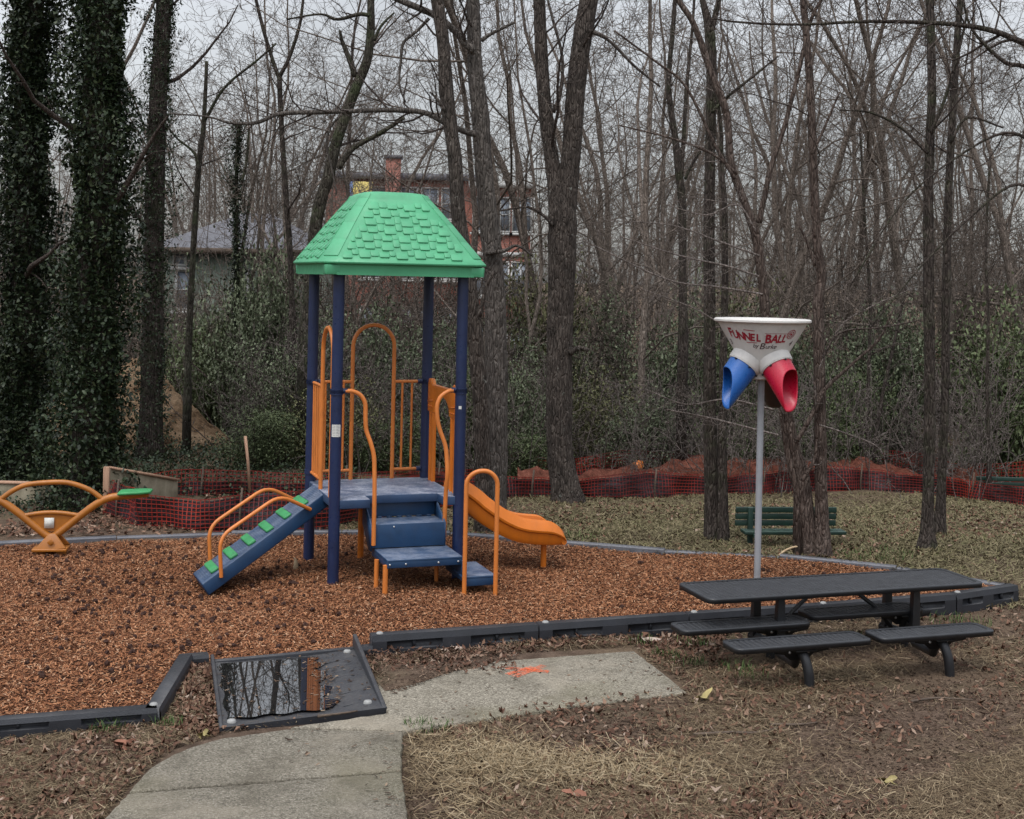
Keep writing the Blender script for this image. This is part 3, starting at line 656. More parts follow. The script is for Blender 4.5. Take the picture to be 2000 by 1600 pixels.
BN = bench((1461, 1064), 14.85, 1.16, .5, 'weathered dark green slatted bench behind the twin trunks', math.radians(6))
# shown from the rear: its seat faces away
bench((1925, 985), 20.2, 1.3, .5, 'dark green bench at the far right in front of the netting', math.radians(-4))

# ------------------------------------------------------------------ seesaw rocker
SB = Wz(103, 1082)
SS = thing('seesaw', SB, 'amber two seat seesaw rocker with green seat and arched handle', 'seesaw', rz=math.radians(8))
def sl_(px, py): q = Wd(px, py, SB[1])-SB; return np.array((q[0], 0, q[2]))
m = MB(); c = sl_(100, 1072)
m.prism([sl_(68, 1074)+(0, -.12, 0), sl_(132, 1068)+(0, -.12, 0), sl_(110, 1040)+(0, -.06, 0), sl_(98, 1040)+(0, -.06, 0)], (0, .03, 0)); m.prism([sl_(68, 1074)+(0, .12, 0), sl_(132, 1068)+(0, .12, 0), sl_(110, 1040)+(0, .09, 0), sl_(98, 1040)+(0, .09, 0)], (0, -.03, 0))
m.box(sl_(100, 1071), (.34, .24, .03)); hb = m.build('hub_plate', M['yellow_pipe'], SS, bevel=.008)
m = MB(); q = sl_(103, 1055)+np.array((0, -.118, 0)); m.box(q, (.05, .02, .05), ((.707, 0, .707), (0, 1, 0), (-.707, 0, .707))); m.build('diamond_cap', M['yellow_pipe'], hb, bevel=.006)
for x in (-.10, .10):
    m = MB(); m.tube([(sl_(100, 1071)[0]+x, 0, -.15), (sl_(100, 1071)[0]+x, 0, .0), (sl_(100, 1071)[0]+x, 0, sl_(100, 1071)[2])], .055, 14); m.build('base_spring', M['yellow_pipe'], SS, True, angle=40)
cxx = sl_(100, 1040)[0]
def mir(p): return np.array((2*cxx-p[0], p[1], p[2]))
arm = [sl_(100, 1050), sl_(115, 1041), sl_(160, 1005), sl_(190, 984), sl_(215, 974), sl_(250, 971), sl_(285, 968)]
for fn, lab in ((lambda p: p, 0), (mir, 1)):
    m = MB(); m.tube(catmull([fn(p) for p in arm]), .038, 14); ar = m.build('arm', M['yellow_pipe'], SS, True, angle=50)
    m = MB(); a, b = fn(sl_(228, 968)), fn(sl_(292, 960)); lo = min(a[0], b[0])
    pts = [(a[0], -.12, a[2]), ((a[0]*.3+b[0]*.7), -.12, a[2]+.012), (b[0], -.08, a[2]+.014), (b[0], .08, a[2]+.014), ((a[0]*.3+b[0]*.7), .12, a[2]+.012), (a[0], .12, a[2])]
    m.prism(pts, (0, 0, .032)); m.build('seat', M['green_grip'], SS, bevel=.014, seg=3)
m = MB(); m.tube(catmull([mir(sl_(200, 980)), mir(sl_(175, 960)), mir(sl_(145, 947)), sl_(115, 942), sl_(145, 947), sl_(175, 960), sl_(200, 980)], 5), .026, 12); m.build('handle', M['yellow_pipe'], SS, True, angle=50)
m = MB(); m.tube(catmull([mir(sl_(152, 1008)), mir(sl_(125, 1003)), sl_(100, 1001), sl_(125, 1003), sl_(152, 1008)], 5), .022, 12)
m.prism([mir(sl_(148, 1009)), sl_(100, 1003), sl_(148, 1009), sl_(110, 1038), mir(sl_(110, 1038))], (0, .02, 0)); fp = m.build('foot_panel', M['yellow_pipe'], SS, True, angle=40)
m = MB(); m.box(sl_(97, 1021)+(0, -.014, 0), (.095, .006, .105)); m.build('warning_label', M['label_white'], fp)
# ------------------------------------------------------------------ edging timbers
def timber(a, b, h=.15, w=.10, slots=2, mat='black_plastic', label='', group=None, name='border_timber', cap=True, sink=.12, z=0., front=-1):
    a, b = np.asarray(a, float), np.asarray(b, float); d = b-a; L = np.linalg.norm(d[:2]); rz = math.atan2(d[1], d[0])
    t = thing(name, (a[0], a[1], z), label, 'border timber', group, rz)
    m = MB(); zs = [-sink, h*.34, h*.72, h]
    xs = [0.]
    if slots:
        for q in range(slots):
            c = L*(q+.5)/slots; xs += [c-L/slots*.33, c+L/slots*.33]
    xs += [L]
    y0, y1 = (0, w)
    e = .012
    # shell: a bevelled box without its front, then the front built cell by cell with pockets pushed in
    m.add([(0, y0, -sink), (L, y0, -sink), (L, y1, -sink), (0, y1, -sink), (0, y0+e, h), (L, y0+e, h), (L, y1, h), (0, y1, h)], [(4, 5, 6, 7), (3, 2, 1, 0), (2, 3, 7, 6), (0, 3, 7, 4)[::-1], (1, 5, 6, 2)[::-1]])
    def yz(zq): return y0+(e*max(0, (zq-h*.72))/(h*.28) if zq > h*.72 else 0)
    for i in range(len(xs)-1):
        for j in range(3):
            x0, x1, z0, z1 = xs[i], xs[i+1], zs[j], zs[j+1]
            if j == 1 and i % 2 == 1:
                g = .012; q = [(x0, y0, z0), (x1, y0, z0), (x1, y0, z1), (x0, y0, z1)]; r = [(x0+g, y0+.045, z0+g*.6), (x1-g, y0+.045, z0+g*.6), (x1-g, y0+.045, z1-g*.6), (x0+g, y0+.045, z1-g*.6)]
                m.add(q+r, [(4, 5, 6, 7)], [(k, (k+1) % 4, 4+(k+1) % 4, 4+k) for k in range(4)])
                xm = (x0+x1)/2; m.box((xm, y0+.032, (z0+z1)/2), (.02, .026, (z1-z0)*.8))
            else: m.add([(x0, yz(z0), z0), (x1, yz(z0), z0), (x1, yz(z1), z1), (x0, yz(z1), z1)], [(0, 1, 2, 3)])
    bd = m.build('board', M[mat], t)
    if cap:
        m = MB(); m.lathe([(0, h+.014), (.018, h+.012), (.026, h+.005), (.028, h-.002)], (.07, w/2+.01, 0), 14); m.build('pin_cap', M['grey_cap'], t, True)
    return t
near = [Wz(725, 1287), Wz(1052, 1263), Wz(1345, 1241), Wz(1600, 1222), Wz(1868, 1199), Wz(1990, 1180)]
labs = ['black plastic edging timber with two slots beside the puddle tray', 'black plastic edging timber with two slots behind the concrete slab', 'black plastic edging timber behind the left seats of the picnic table', 'black plastic edging timber behind the right seats of the picnic table', 'black edging timber curving away past the right end of the picnic table']
for k in range(5):
    a, b = near[k], near[k+1]; d = (b-a)/np.linalg.norm(b-a); timber(a+d*.006, b-d*.006, .172, .10, 2, label=labs[k], group='black near edging timbers')
lft = [Wz(-420, 1462), Wz(-60, 1446), Wz(306, 1416)]
for k, lb in ((0, None), (1, 'black plastic edging timber at the left edge of the foreground mulch')):
    if lb: timber(lft[k], lft[k+1], .105, .10, 2, label=lb, group='black near edging timbers')
timber(Wz(314, 1415), Wz(377, 1305), .105, .10, 0, label='short black edging timber turning inwards from the front corner', group='black near edging timbers')
timber(Wz(352, 1308), Wz(408, 1303), .09, .09, 0, label='very short black edging piece butting against the puddle tray', group='black near edging timbers', cap=False)
timber(Wz(706, 1290), Wz(728, 1288), .10, .07, 0, label='stub of black edging between the tray and the first long timber', group='black near edging timbers', cap=False)
farpx = [(-260, 1088), (-60, 1072), (146, 1060), (270, 1055), (403, 1049), (520, 1047), (700, 1047), (830, 1047), (925, 1050), (1110, 1065), (1300, 1080), (1432, 1086), (1561, 1093), (1700, 1108), (1860, 1129), (1982, 1152)]
FARW = [Wz(*q) for q in farpx]
pl = np.array(FARW); cum = np.r_[0, np.cumsum(np.linalg.norm(np.diff(pl, axis=0), axis=1))]; nF = int(round(cum[-1]/1.22))
fp_ = [np.array([np.interp(s, cum, pl[:, k]) for k in range(3)]) for s in np.linspace(0, cum[-1], nF+1)]
for a, b in zip(fp_, fp_[1:]):
    if a[0] < -6.2: continue
    d = (b-a)/np.linalg.norm(b-a)
    timber(a+d*.004, b-d*.004, .042, .085, 0, 'grey_edge', 'low grey plastic edging timber along the far side of the mulch', 'grey far edging timbers', cap=False, z=float(MZ(a[0], a[1])))
# ------------------------------------------------------------------ ramp tray with its puddle
q = [Wz(x, y, .03) for x, y in ((428, 1424), (756, 1389), (697, 1270), (411, 1292))]
TR = thing('ramp_tray', (q[0]+q[2])/2*np.array((1, 1, 0)), 'black plastic access ramp tray holding a mirror puddle', 'ramp tray')
o3 = np.array(TR.location)
def tq(a, b, z): return (q[0]*(1-a)+q[1]*a)*(1-b)+(q[3]*(1-a)+q[2]*a)*b-o3+np.array((0, 0, z-.03))
m = MB(); n = 20
Pg = np.zeros((n+1, n+1, 3))
for i in range(n+1):
    for j in range(n+1):
        a, b = i/n, j/n; z = .036-.020*smooth01(0, .16, a)*smooth01(1., .55, a)*smooth01(0, .12, b)*smooth01(1, .9, b)*1.+.018*smooth01(.6, 1., a); Pg[i, j] = tq(a, b, z)
m.grid(Pg); m.add([tq(0, 0, .036), tq(1, 0, .054), tq(1, 0, -.06), tq(0, 0, -.06)], [(0, 1, 2, 3)])
m.build('tray_floor', M['black_plastic'], TR, True)
for nm, a0, hts, th_ in (('side_lip', 0.0, (.05, .075), .03), ('side_lip', 1.0, (.07, .15), .035)):
    s = 1 if a0 < .5 else -1; w = th_/1.2*s
    m = MB(); pts = [tq(a0, -.0, -.05), tq(a0, 1.02, -.05), tq(a0, 1.02, hts[1]), tq(a0, .1, hts[0]), tq(a0, 0., hts[0]*.8)]
    m.prism(pts, tq(a0+w, .5, 0)-tq(a0, .5, 0)); m.build(nm, M['black_plastic'], TR, bevel=.008)
m = MB(); m.prism([tq(.02, .965, -.05), tq(.98, .965, -.05), tq(.98, .965, .062), tq(.02, .965, .045)], tq(.5, 1.0, 0)-tq(.5, .965, 0)); m.build('rear_lip', M['black_plastic'], TR, bevel=.006)
m = MB()
rng = np.random.default_rng(8)
for k in range(9):
    b = .12+k*.085; m.bar(tq(.72+.1*rng.random(), b, .033), tq(.93, b+.02, .050), .012, .007)
m.build('ribs', M['black_plastic'], TR, bevel=.004)
for a, b in ((.075, .065), (.9, .10), (.92, .93)):
    m = MB(); c = tq(a, b, .04+.018*smooth01(.6, 1., a)); m.lathe([(0, .012), (.022, .010), (.028, .004), (.03, -.01)], c, 18); m.build('bolt_cap', M['grey_cap'], TR, True)
# the water lying in the tray
rng = np.random.default_rng(3)
m = MB(); pts = []
for k in range(90):
    t = k/90*4; s = int(t); f = t-s
    a, b = ((f, 0), (1, f), (1-f, 1), (0, 1-f))[s]
    A_ = .05+a*.63; B_ = .11+b*.83
    if s == 1: A_ += .035*math.sin(k*1.1)+.085*rng.random()**2.5
    if s == 0: B_ += .012*math.sin(k*.9)
    if s == 3: A_ += .012*math.sin(k*.8)
    pts.append(tq(A_, B_, .0345))
m.poly(pts); pd = m.build('puddle', M['water']); pd.location = o3; pd['kind'] = 'structure'

m = MB(); rng = np.random.default_rng(31); n = 420; a = np.r_[rng.uniform(.03, .97, 220), rng.normal(.70, .05, 200)]; b = np.r_[rng.uniform(.05, .96, 220), rng.uniform(.12, .92, 200)]; a = np.clip(a, .03, .95)
P = np.array([tq(x_, y_, .0385+.018*float(smooth01(.6, 1., x_))) for x_, y_ in zip(a, b)]); TRAY_CRUMBS = P

# ------------------------------------------------------------------ playground outline, mulch and ground
OUT = [Wz(-420, 1462), Wz(306, 1405), Wz(312, 1402), Wz(375, 1303), Wz(430, 1295), Wz(700, 1275), Wz(725, 1280)]+[x+np.array((0, .05, 0)) for x in near[1:]]+[p for p in pl[::-1]]
OUT = np.array(OUT)[:, :2]
def inside(P, x, y):
    x, y = np.asarray(x), np.asarray(y); r = np.zeros(x.shape, bool); n = len(P)
    for i in range(n):
        (x0, y0), (x1, y1) = P[i], P[(i+1) % n]
        c = ((y0 > y) != (y1 > y)) & (x < (x1-x0)*(y-y0)/((y1-y0) or 1e-9)+x0); r ^= c
    return r
def dist_edge(P, x, y):
    d = np.full(np.shape(x), 1e9); n = len(P)
    for i in range(n):
        a, b = P[i], P[(i+1) % n]; e = b-a; t = np.clip(((x-a[0])*e[0]+(y-a[1])*e[1])/(e@e+1e-9), 0, 1)
        d = np.minimum(d, np.hypot(x-a[0]-t*e[0], y-a[1]-t*e[1]))
    return d
def GZ(x, y):
    z = TZ(x, y); i = inside(OUT, x, y); d = dist_edge(OUT, x, y)
    return np.where(i, z-.3*smooth01(.12, .35, d)-.02, z)
xs = np.unique(np.r_[np.linspace(-60, -9, 26), np.linspace(-9, 12, 211), np.linspace(12, 60, 25)]); ys = np.unique(np.r_[np.linspace(-12, 6, 19), np.linspace(6, 18, 161), np.linspace(18, 34, 65), np.linspace(34, 140, 30)])
X, Y = np.meshgrid(xs, ys, indexing='ij'); m = MB(); m.grid(np.stack((X, Y, GZ(X, Y)), -1)); tag(m.build('ground', M['ground'], None, True), kind='structure')
# far country: a plane to the horizon
m = MB(); m.grid(np.array([[(x, y, -1.2) for y in (130, 400, 1500)] for x in (-1500, -60, 60, 1500)])); tag(m.build('terrain', M['ground']), kind='structure')
xs = np.linspace(OUT[:, 0].min(), OUT[:, 0].max(), 260); ys = np.linspace(OUT[:, 1].min(), OUT[:, 1].max(), 150)
X, Y = np.meshgrid(xs, ys, indexing='ij'); Z = MZ(X, Y)
ok = inside(OUT, X, Y); m = MB()
i, j = np.meshgrid(np.arange(len(xs)-1), np.arange(len(ys)-1), indexing='ij'); k = len(ys)
keep = (ok[:-1, :-1] | ok[1:, :-1] | ok[:-1, 1:] | ok[1:, 1:]).ravel()
near_in = keep
f = np.stack((i*k+j, (i+1)*k+j, (i+1)*k+j+1, i*k+j+1), -1).reshape(-1, 4)[near_in]
used = np.unique(f); remap = -np.ones(X.size, int); remap[used] = np.arange(len(used))
Zm = np.where(ok, Z, Z-.02)
m.add(np.stack((X, Y, Zm), -1).reshape(-1, 3)[used], remap[f]); tag(m.build('mulch_bed', M['mulch'], None, True), kind='structure')

def scatter_quads(P, L, W, rng, tilt=.5, bend=None, yaw=None):
    """flat chips / leaves / blades: P centres, L length, W width -> one mesh of loose quads"""
    n = len(P); yw = rng.uniform(0, 2*math.pi, n) if yaw is None else yaw
    pt = rng.normal(0, tilt, n); rl = rng.normal(0, tilt, n)
    d = np.stack((np.cos(yw)*np.cos(pt), np.sin(yw)*np.cos(pt), np.sin(pt)), 1)
    s = np.stack((-np.sin(yw)*np.cos(rl), np.cos(yw)*np.cos(rl), np.sin(rl)), 1)
    L = np.broadcast_to(L, (n,))[:, None]/2; W = np.broadcast_to(W, (n,))[:, None]/2
    m = MB()
    if bend is None:
        v = np.stack((P-d*L-s*W, P+d*L-s*W*.8, P+d*L+s*W*.8, P-d*L+s*W), 1); b = np.arange(n)[:, None]*4
        m.add(v.reshape(-1, 3), b+np.array((0, 1, 2, 3)))
    else:
        up = np.cross(d, s); k = L*rng.normal(0, bend, n)[:, None]
        v = np.stack((P-d*L*.95-s*W*.15+up*k, P-d*L*.2-s*W, P+d*L*.9-s*W*.25+up*k, P+d*L-up*0+up*k*1.2, P+d*L*.9+s*W*.25+up*k, P-d*L*.2+s*W, P-d*L*.95+s*W*.15+up*k), 1)
        b = np.arange(n)[:, None]*7
        m.add(v.reshape(-1, 3), np.concatenate((b+np.array((0, 1, 5, 6)), b+np.array((1, 2, 4, 5)))), b+np.array((2, 3, 4)))
    return m
rng = np.random.default_rng(21)
def sample(n, x0, x1, d0, d1, dens=None, power=1.):
    D = d0*(d1/d0)**rng.random(n) if power else rng.uniform(d0, d1, n)
    x = rng.uniform(x0, x1, n)*D/12
    return x, D
def vis_sample(n, px0, px1, py0, py1, z=0.):
    px = rng.uniform(px0, px1, n); py = rng.uniform(py0, py1, n)
    dx, dy = px-1000, py-800; x = dx*cr+dy*sr; y = dy*cr-dx*sr; D = F*(H-z)/(y-CY); return x*D/F, D
def noise2(x, y, s, seed):
    r = np.random.default_rng(seed); v = 0
    for k in range(7):
        a = r.uniform(0, 2*math.pi); f = s*r.uniform(.6, 1.9); v = v+np.sin(f*(x*math.cos(a)+y*math.sin(a))+r.uniform(0, 6.3))
    return v/7
n = 400000
x = rng.uniform(-6.6, 5.6, n); y = rng.uniform(8.6, 15.4, n); ok = inside(OUT, x, y) & (np.abs(x) < y*.46+.3); x, y = x[ok], y[ok]; n = len(x)
P = np.stack((x, y, MZ(x, y)+rng.uniform(.0, .018, n)), 1)
m = scatter_quads(P, rng.uniform(.014, .042, n), rng.uniform(.004, .010, n), rng, .32); tag(m.build('wood_chips', M['chip']), kind='stuff', label='loose orange brown wood chips covering the playground bed')

L = rng.uniform(.008, .035, len(TRAY_CRUMBS)); scatter_quads(TRAY_CRUMBS, L, L*rng.uniform(.2, .5, len(L)), rng, .15).build('tray_crumbs', M['debris'], TR)['kind'] = 'stuff'
# concrete path
rge = np.random.default_rng(17)
def rough_edge(P):                          # worn, slightly crumbling slab edges
    out = []
    for a, b in zip(P, P[1:]+P[:1]):
        L = np.linalg.norm(b-a); n = max(2, int(L/.045)); d = (b-a)/L; s = np.array((-d[1], d[0], 0))
        for k in range(n): out.append(a+(b-a)*k/n+s*(rge.normal(0, .0035) if k else 0))
    return out
def slab(name, pts, z0, z1, mat='concrete'):
    m = MB(); b = rough_edge([Wz(a, b_, z1) for a, b_ in pts]); m.prism([p*np.array((1, 1, 0))+np.array((0, 0, z0)) for p in b], (0, 0, z1-z0))
    return tag(m.build(name, M[mat], None, bevel=.012), kind='structure')
slab('path', [(150, 1660), (205, 1597), (248, 1550), (785, 1507), (796, 1597), (801, 1660)], -.2, .045, 'concrete_old')
slab('path', [(252, 1546), (293, 1500), (338, 1473), (382, 1456), (436, 1441), (560, 1424), (787, 1428), (783, 1470), (785, 1503)], -.2, .044, 'concrete_old')
DS = slab('path', [(566, 1420), (758, 1392), (742, 1360), (735, 1322), (752, 1306), (1000, 1289), (1238, 1271), (1290, 1310), (1342, 1352), (1180, 1372), (1000, 1394), (790, 1426)], -.2, .05)
# spray paint cross, thin dirt drift over the slab's corner
m = MB()
for a, b, w in (((988, 1304), (1072, 1312), .07), ((1005, 1322), (1062, 1300), .06), ((990, 1318), (1040, 1303), .05)):
    p0, p1 = Wz(*a, .054), Wz(*b, .054); d = p1-p0; s = np.array((-d[1], d[0], 0)); s *= w/np.linalg.norm(s)/2; t = np.linspace(0, 1, 6)[:, None]
    k = np.linspace(0, .004, 1); m.add(np.vstack((p0+d*t+s, p0+d*t-s))+np.array((0, 0, .0015*len(m.v))), [(i, i+1, 7+i, 6+i) for i in range(5)])
m.build('spray_mark', M['paint'], DS)
DRIFT = [(742, 1300), (800, 1296), (900, 1291), (985, 1284), (940, 1303), (880, 1312), (830, 1330), (775, 1345), (752, 1350), (735, 1330)]
c = Wz(840, 1311, .0); m = MB(); R0 = [Wz(a, b, .052) for a, b in DRIFT]; cc = np.mean(R0, 0)+np.array((0, 0, .018)); R1 = [cc*.5+p*.5+np.array((0, 0, .004)) for p in R0]
nn = len(R0); m.add(np.vstack((R0, R1, [cc])), [(i, (i+1) % nn, nn+(i+1) % nn, nn+i) for i in range(nn)], [(nn+i, nn+(i+1) % nn, 2*nn) for i in range(nn)])
tag(m.build('dirt_drift', M['ground'], None, True), kind='structure')

# litter: straw, dry leaves, lawn blades
SLABS = [np.array([Wz(*p)[:2] for p in q_]) for q_ in ([(120, 1680), (250, 1546), (338, 1470), (436, 1438), (560, 1418), (758, 1388), (735, 1322), (752, 1304), (1238, 1268), (1345, 1354), (1000, 1398), (790, 1430), (801, 1680)], [(411, 1290), (697, 1268), (757, 1390), (428, 1426)])]
def free(x, y):
    k = ~inside(OUT, x, y)
    for s in SLABS: k &= ~inside(s, x, y)
    return k
x, y = vis_sample(300000, -350, 2400, 1160, 1640); dn = noise2(x, y, 2.2, 4)+.7*noise2(x, y, 6, 5); k = free(x, y) & (dn+rng.normal(0, .25, len(x)) > .0-.22*(y < 7.9)+.14*(x > 1.2)); x, y = x[k], y[k]; n = len(x)
P = np.stack((x, y, GZ(x, y)+rng.uniform(.002, .03, n)), 1)
tag(scatter_quads(P, rng.uniform(.04, .13, n), rng.uniform(.0016, .0042, n), rng, .22).build('dry_grass', M['straw']), kind='stuff', label='dead straw coloured grass lying over the bare foreground ground')
x, y = vis_sample(40000, -350, 2400, 1170, 1640); dn = noise2(x, y, 1.9, 14)+.6*noise2(x, y, 5, 15); k = free(x, y) & (dn+rng.normal(0, .3, len(x)) > .12); x, y = x[k], y[k]
x2, y2 = vis_sample(5200, 715, 1420, 1236, 1302); k = free(x2, y2) & (rng.random(len(x2)) < .6); x = np.r_[x, x2[k]]; y = np.r_[y, y2[k]]
x2, y2 = vis_sample(1500, 345, 425, 1295, 1440); k = free(x2, y2); x = np.r_[x, x2[k]]; y = np.r_[y, y2[k]]
x2, y2 = vis_sample(160, 1400, 1700, 1180, 1260); x = np.r_[x, x2]; y = np.r_[y, y2]; k = free(x, y); x, y = x[k], y[k]
n = len(x); P = np.stack((x, y, GZ(x, y)+rng.uniform(.004, .035, n)), 1); L = rng.uniform(.018, .068, n)
tag(scatter_quads(P, L, L*rng.uniform(.3, .6, n), rng, .38, .6).build('dry_leaves', M['dry_leaf']), kind='stuff', label='fallen reddish brown leaves on the foreground ground')
x, y = vis_sample(230000, 650, 2400, 925, 1190); k = ~inside(OUT, x, y) & (noise2(x, y, 1.5, 24)+rng.normal(0, .4, len(x)) > -.25) & (y < 23); x, y = x[k], y[k]; n = len(x)
P = np.stack((x, y, GZ(x, y)+rng.uniform(.0, .03, n)), 1)
tag(scatter_quads(P, rng.uniform(.05, .14, n), rng.uniform(.005, .012, n), rng, .4).build('lawn', M['lawn']), kind='stuff', label='thin winter lawn behind the playground')
x, y = vis_sample(9000, 400, 2030, 960, 1110); xa, ya = vis_sample(7000, -30, 720, 985, 1052); x, y = np.r_[x, xa], np.r_[y, ya]; k = ~inside(OUT, x, y) & (noise2(x, y, 1.1, 34)+rng.normal(0, .3, len(x)) > .0); x, y = x[k], y[k]; n = len(x)
P = np.stack((x, y, GZ(x, y)+rng.uniform(.02, .04, n)), 1); L = rng.uniform(.03, .08, n)
tag(scatter_quads(P, L, L*.55, rng, .4, .4).build('dry_leaves', M['dry_leaf']), kind='stuff', label='fallen leaves on the winter lawn')
def blob(k_, cx, cy, sx, sy):
    px = rng.normal(cx, sx, k_); py = np.clip(rng.normal(cy, sy, k_), 1380, 1640); q = cor(px, py); D = F*H/(q[1]-CY); return np.array((q[0]*D/F, D))
x, y = np.concatenate([blob(*b_) for b_ in ((6000, 930, 1475, 85, 22), (3000, 1090, 1495, 90, 20), (2200, 1290, 1505, 90, 22), (1800, 880, 1550, 50, 35), (1200, 1480, 1560, 120, 25), (1200, 400, 1560, 120, 40))], 1); k = free(x, y) & (noise2(x, y, 3., 51)+rng.normal(0, .3, len(x)) > .1); x, y = x[k], y[k]; n = len(x)
P = np.stack((x, y, GZ(x, y)+rng.uniform(.01, .05, n)), 1)
tag(scatter_quads(P, rng.uniform(.05, .14, n), rng.uniform(.002, .0045, n), rng, .35).build('pale_straw', M['pale_straw']), kind='stuff', label='pale bleached straw tufts lying right of the path')
x, y = vis_sample(90000, -30, 2030, 1170, 1640); k = free(x, y); x, y = x[k], y[k]; n = len(x)
P = np.stack((x, y, GZ(x, y)+rng.uniform(.001, .012, n)), 1); L = rng.uniform(.006, .03, n)
tag(scatter_quads(P, L, L*rng.uniform(.15, .5, n), rng, .3).build('ground_debris', M['debris']), kind='stuff', label='small bark bits and crumbs on the bare foreground dirt')
x, y = vis_sample(2500, 560, 1345, 1270, 1600); k = inside(SLABS[0], x, y) & (noise2(x, y, 4, 41)+rng.normal(0, .4, len(x)) > .35); x, y = x[k], y[k]; n = len(x)
P = np.stack((x, y, np.full(n, .056)), 1); L = rng.uniform(.008, .035, n)
tag(scatter_quads(P, L, L*rng.uniform(.15, .5, n), rng, .15).build('path_crumbs', M['debris']), kind='stuff', label='crumbs of leaf and bark strewn on the concrete path')
q_ = np.array([Wz(*p)[:2] for p in [(720, 1292), (1010, 1278), (1000, 1306), (900, 1322), (820, 1352), (765, 1372), (745, 1350)]])
x, y = vis_sample(9000, 715, 1020, 1276, 1378); dn = dist_edge(q_, x, y); k = inside(q_, x, y) & (rng.random(len(x)) < .25+.75*np.exp(-dn/.05)); x, y = x[k], y[k]; n = len(x)
P = np.stack((x, y, .056+.02*(y > 9.3)*rng.random(n)), 1); L = rng.uniform(.006, .03, n)
tag(scatter_quads(P, L, L*rng.uniform(.15, .5, n), rng, .3).build('drift_debris', M['debris']), kind='stuff', label='bark crumbs scattered over the dirt drift on the slab')
x, y = vis_sample(420, 720, 1010, 1282, 1330); P = np.stack((x, y, np.full(len(x), .075)), 1); L = rng.uniform(.02, .06, len(x))
tag(scatter_quads(P, L, L*.45, rng, .35, .5).build('drift_leaves', M['dry_leaf']), kind='stuff', label='dry leaves blown over the dirt drift beside the first timber')
# green tufts
TUF = [(838, 1432, .10, 130), (815, 1428, .06, 60), (205, 1425, .09, 90), (1440, 1310, .10, 60), (1470, 1330, .08, 40), (1300, 1285, .07, 70), (1130, 1050, .2, 120), (1700, 1090, .3, 250), (1870, 1215, .2, 120), (1360, 1262, .1, 60), (1340, 1300, .1, 60), (1655, 1250, .1, 60), (330, 1420, .07, 60), (1250, 1262, .06, 40)]
m = MB()
for px, py, r, k in TUF:
    c = Wz(px, py)
    for _ in range(k):
        a = rng.uniform(0, 6.3); rr = r*math.sqrt(rng.random()); p = c+np.array((rr*math.cos(a)*1.6, rr*math.sin(a), 0)); p[2] = float(GZ(p[0], p[1]))
        h = rng.uniform(.03, .09); t = rng.uniform(0, 6.3); l = np.array((math.cos(t), math.sin(t), 0))*h*.6; s = np.array((-math.sin(t), math.cos(t), 0))*.003
        m.add([p-s, p+s, p+s*.8+l*.4+np.array((0, 0, h*.7)), p-s*.8+l*.4+np.array((0, 0, h*.7)), p+l+np.array((0, 0, h))], [(0, 1, 2, 3)], [(3, 2, 4)])
tag(m.build('grass_tufts', M['green_blade']), kind='stuff', label='scattered green grass tufts')
# big single leaves and sticks
def big_leaf(px, py, label, mat, s=.07):
    c = Wz(px, py); c[2] = float(GZ(c[0], c[1]))+.03 if not any(inside(q_, c[0], c[1]) for q_ in SLABS) else .065
    m = MB(); lob = []
    for k in range(26):
        t = k/26*2*math.pi; r = s*(.62+.38*math.cos(t*5.+.4))*(1 if abs(t-math.pi) > .3 else .8); lob.append((r*math.cos(t)*1.5, r*math.sin(t)*.9, .018*math.sin(2*t)+.012*math.cos(t*3)))
    v = np.vstack((lob, [(0, 0, .004)])); m.add(v, [(i, (i+1) % 26, 26) for i in range(26)])
    o = m.build('fallen_leaf', M[mat]); o.location = c; o.rotation_euler = (rng.normal(0, .2), rng.normal(0, .2), rng.uniform(0, 6)); tag(o, label, 'leaf', 'single fallen leaves')
M['pale_leaf'] = plastic('pale_leaf', (.42, .33, .27), .8, .3, 20., .001); M['yellow_leaf'] = plastic('yellow_leaf', (.33, .27, .11), .8, .3, 20., .001); M['rust_leaf'] = plastic('rust_leaf', (.24, .10, .06), .8, .3, 20., .001)
for a in ((883, 1280, 'pale curled oak leaf in front of the first black timber', 'pale_leaf'), (1257, 1258, 'pale crumpled leaf behind the far corner of the concrete slab', 'pale_leaf', .1), (1370, 1379, 'yellowish leaf on the dirt right of the concrete slab', 'yellow_leaf'), (1735, 1535, 'small ochre leaf in the lower right straw', 'yellow_leaf', .045),
          (1120, 1555, 'rust brown leaf on the lower foreground grass', 'rust_leaf'), (245, 1468, 'large brown leaf left of the path', 'rust_leaf', .08), (398, 1448, 'small pale leaf at the top left edge of the path', 'yellow_leaf', .035), (1145, 1420, 'white scrap of leaf below the concrete slab', 'pale_leaf', .03)): big_leaf(*a)
def stick(pts, r, label, mat='stick'):
    P = [Wz(a, b) for a, b in pts]
    for p in P: p[2] = float(GZ(p[0], p[1]))+.02 if not inside(SLABS[0], p[0], p[1]) else .058
    m = MB(); m.tube(catmull(P, 4), np.linspace(r, r*.5, len(P)*4-3), 7); tag(m.build('fallen_stick', M[mat], None, True), label, 'stick')
stick([(1355, 1446), (1420, 1440), (1480, 1438), (1530, 1424)], .012, 'dark crooked stick lying on the straw below the slab')
stick([(1505, 1422), (1560, 1420), (1595, 1415)], .009, 'short twig lying on the straw beside a longer stick')
stick([(620, 1417), (660, 1412), (698, 1406)], .010, 'thin stick lying along the front edge of the tray')
stick([(1780, 1376), (1830, 1370), (1900, 1373)], .010, 'dark twig on the dirt in front of the right seats')
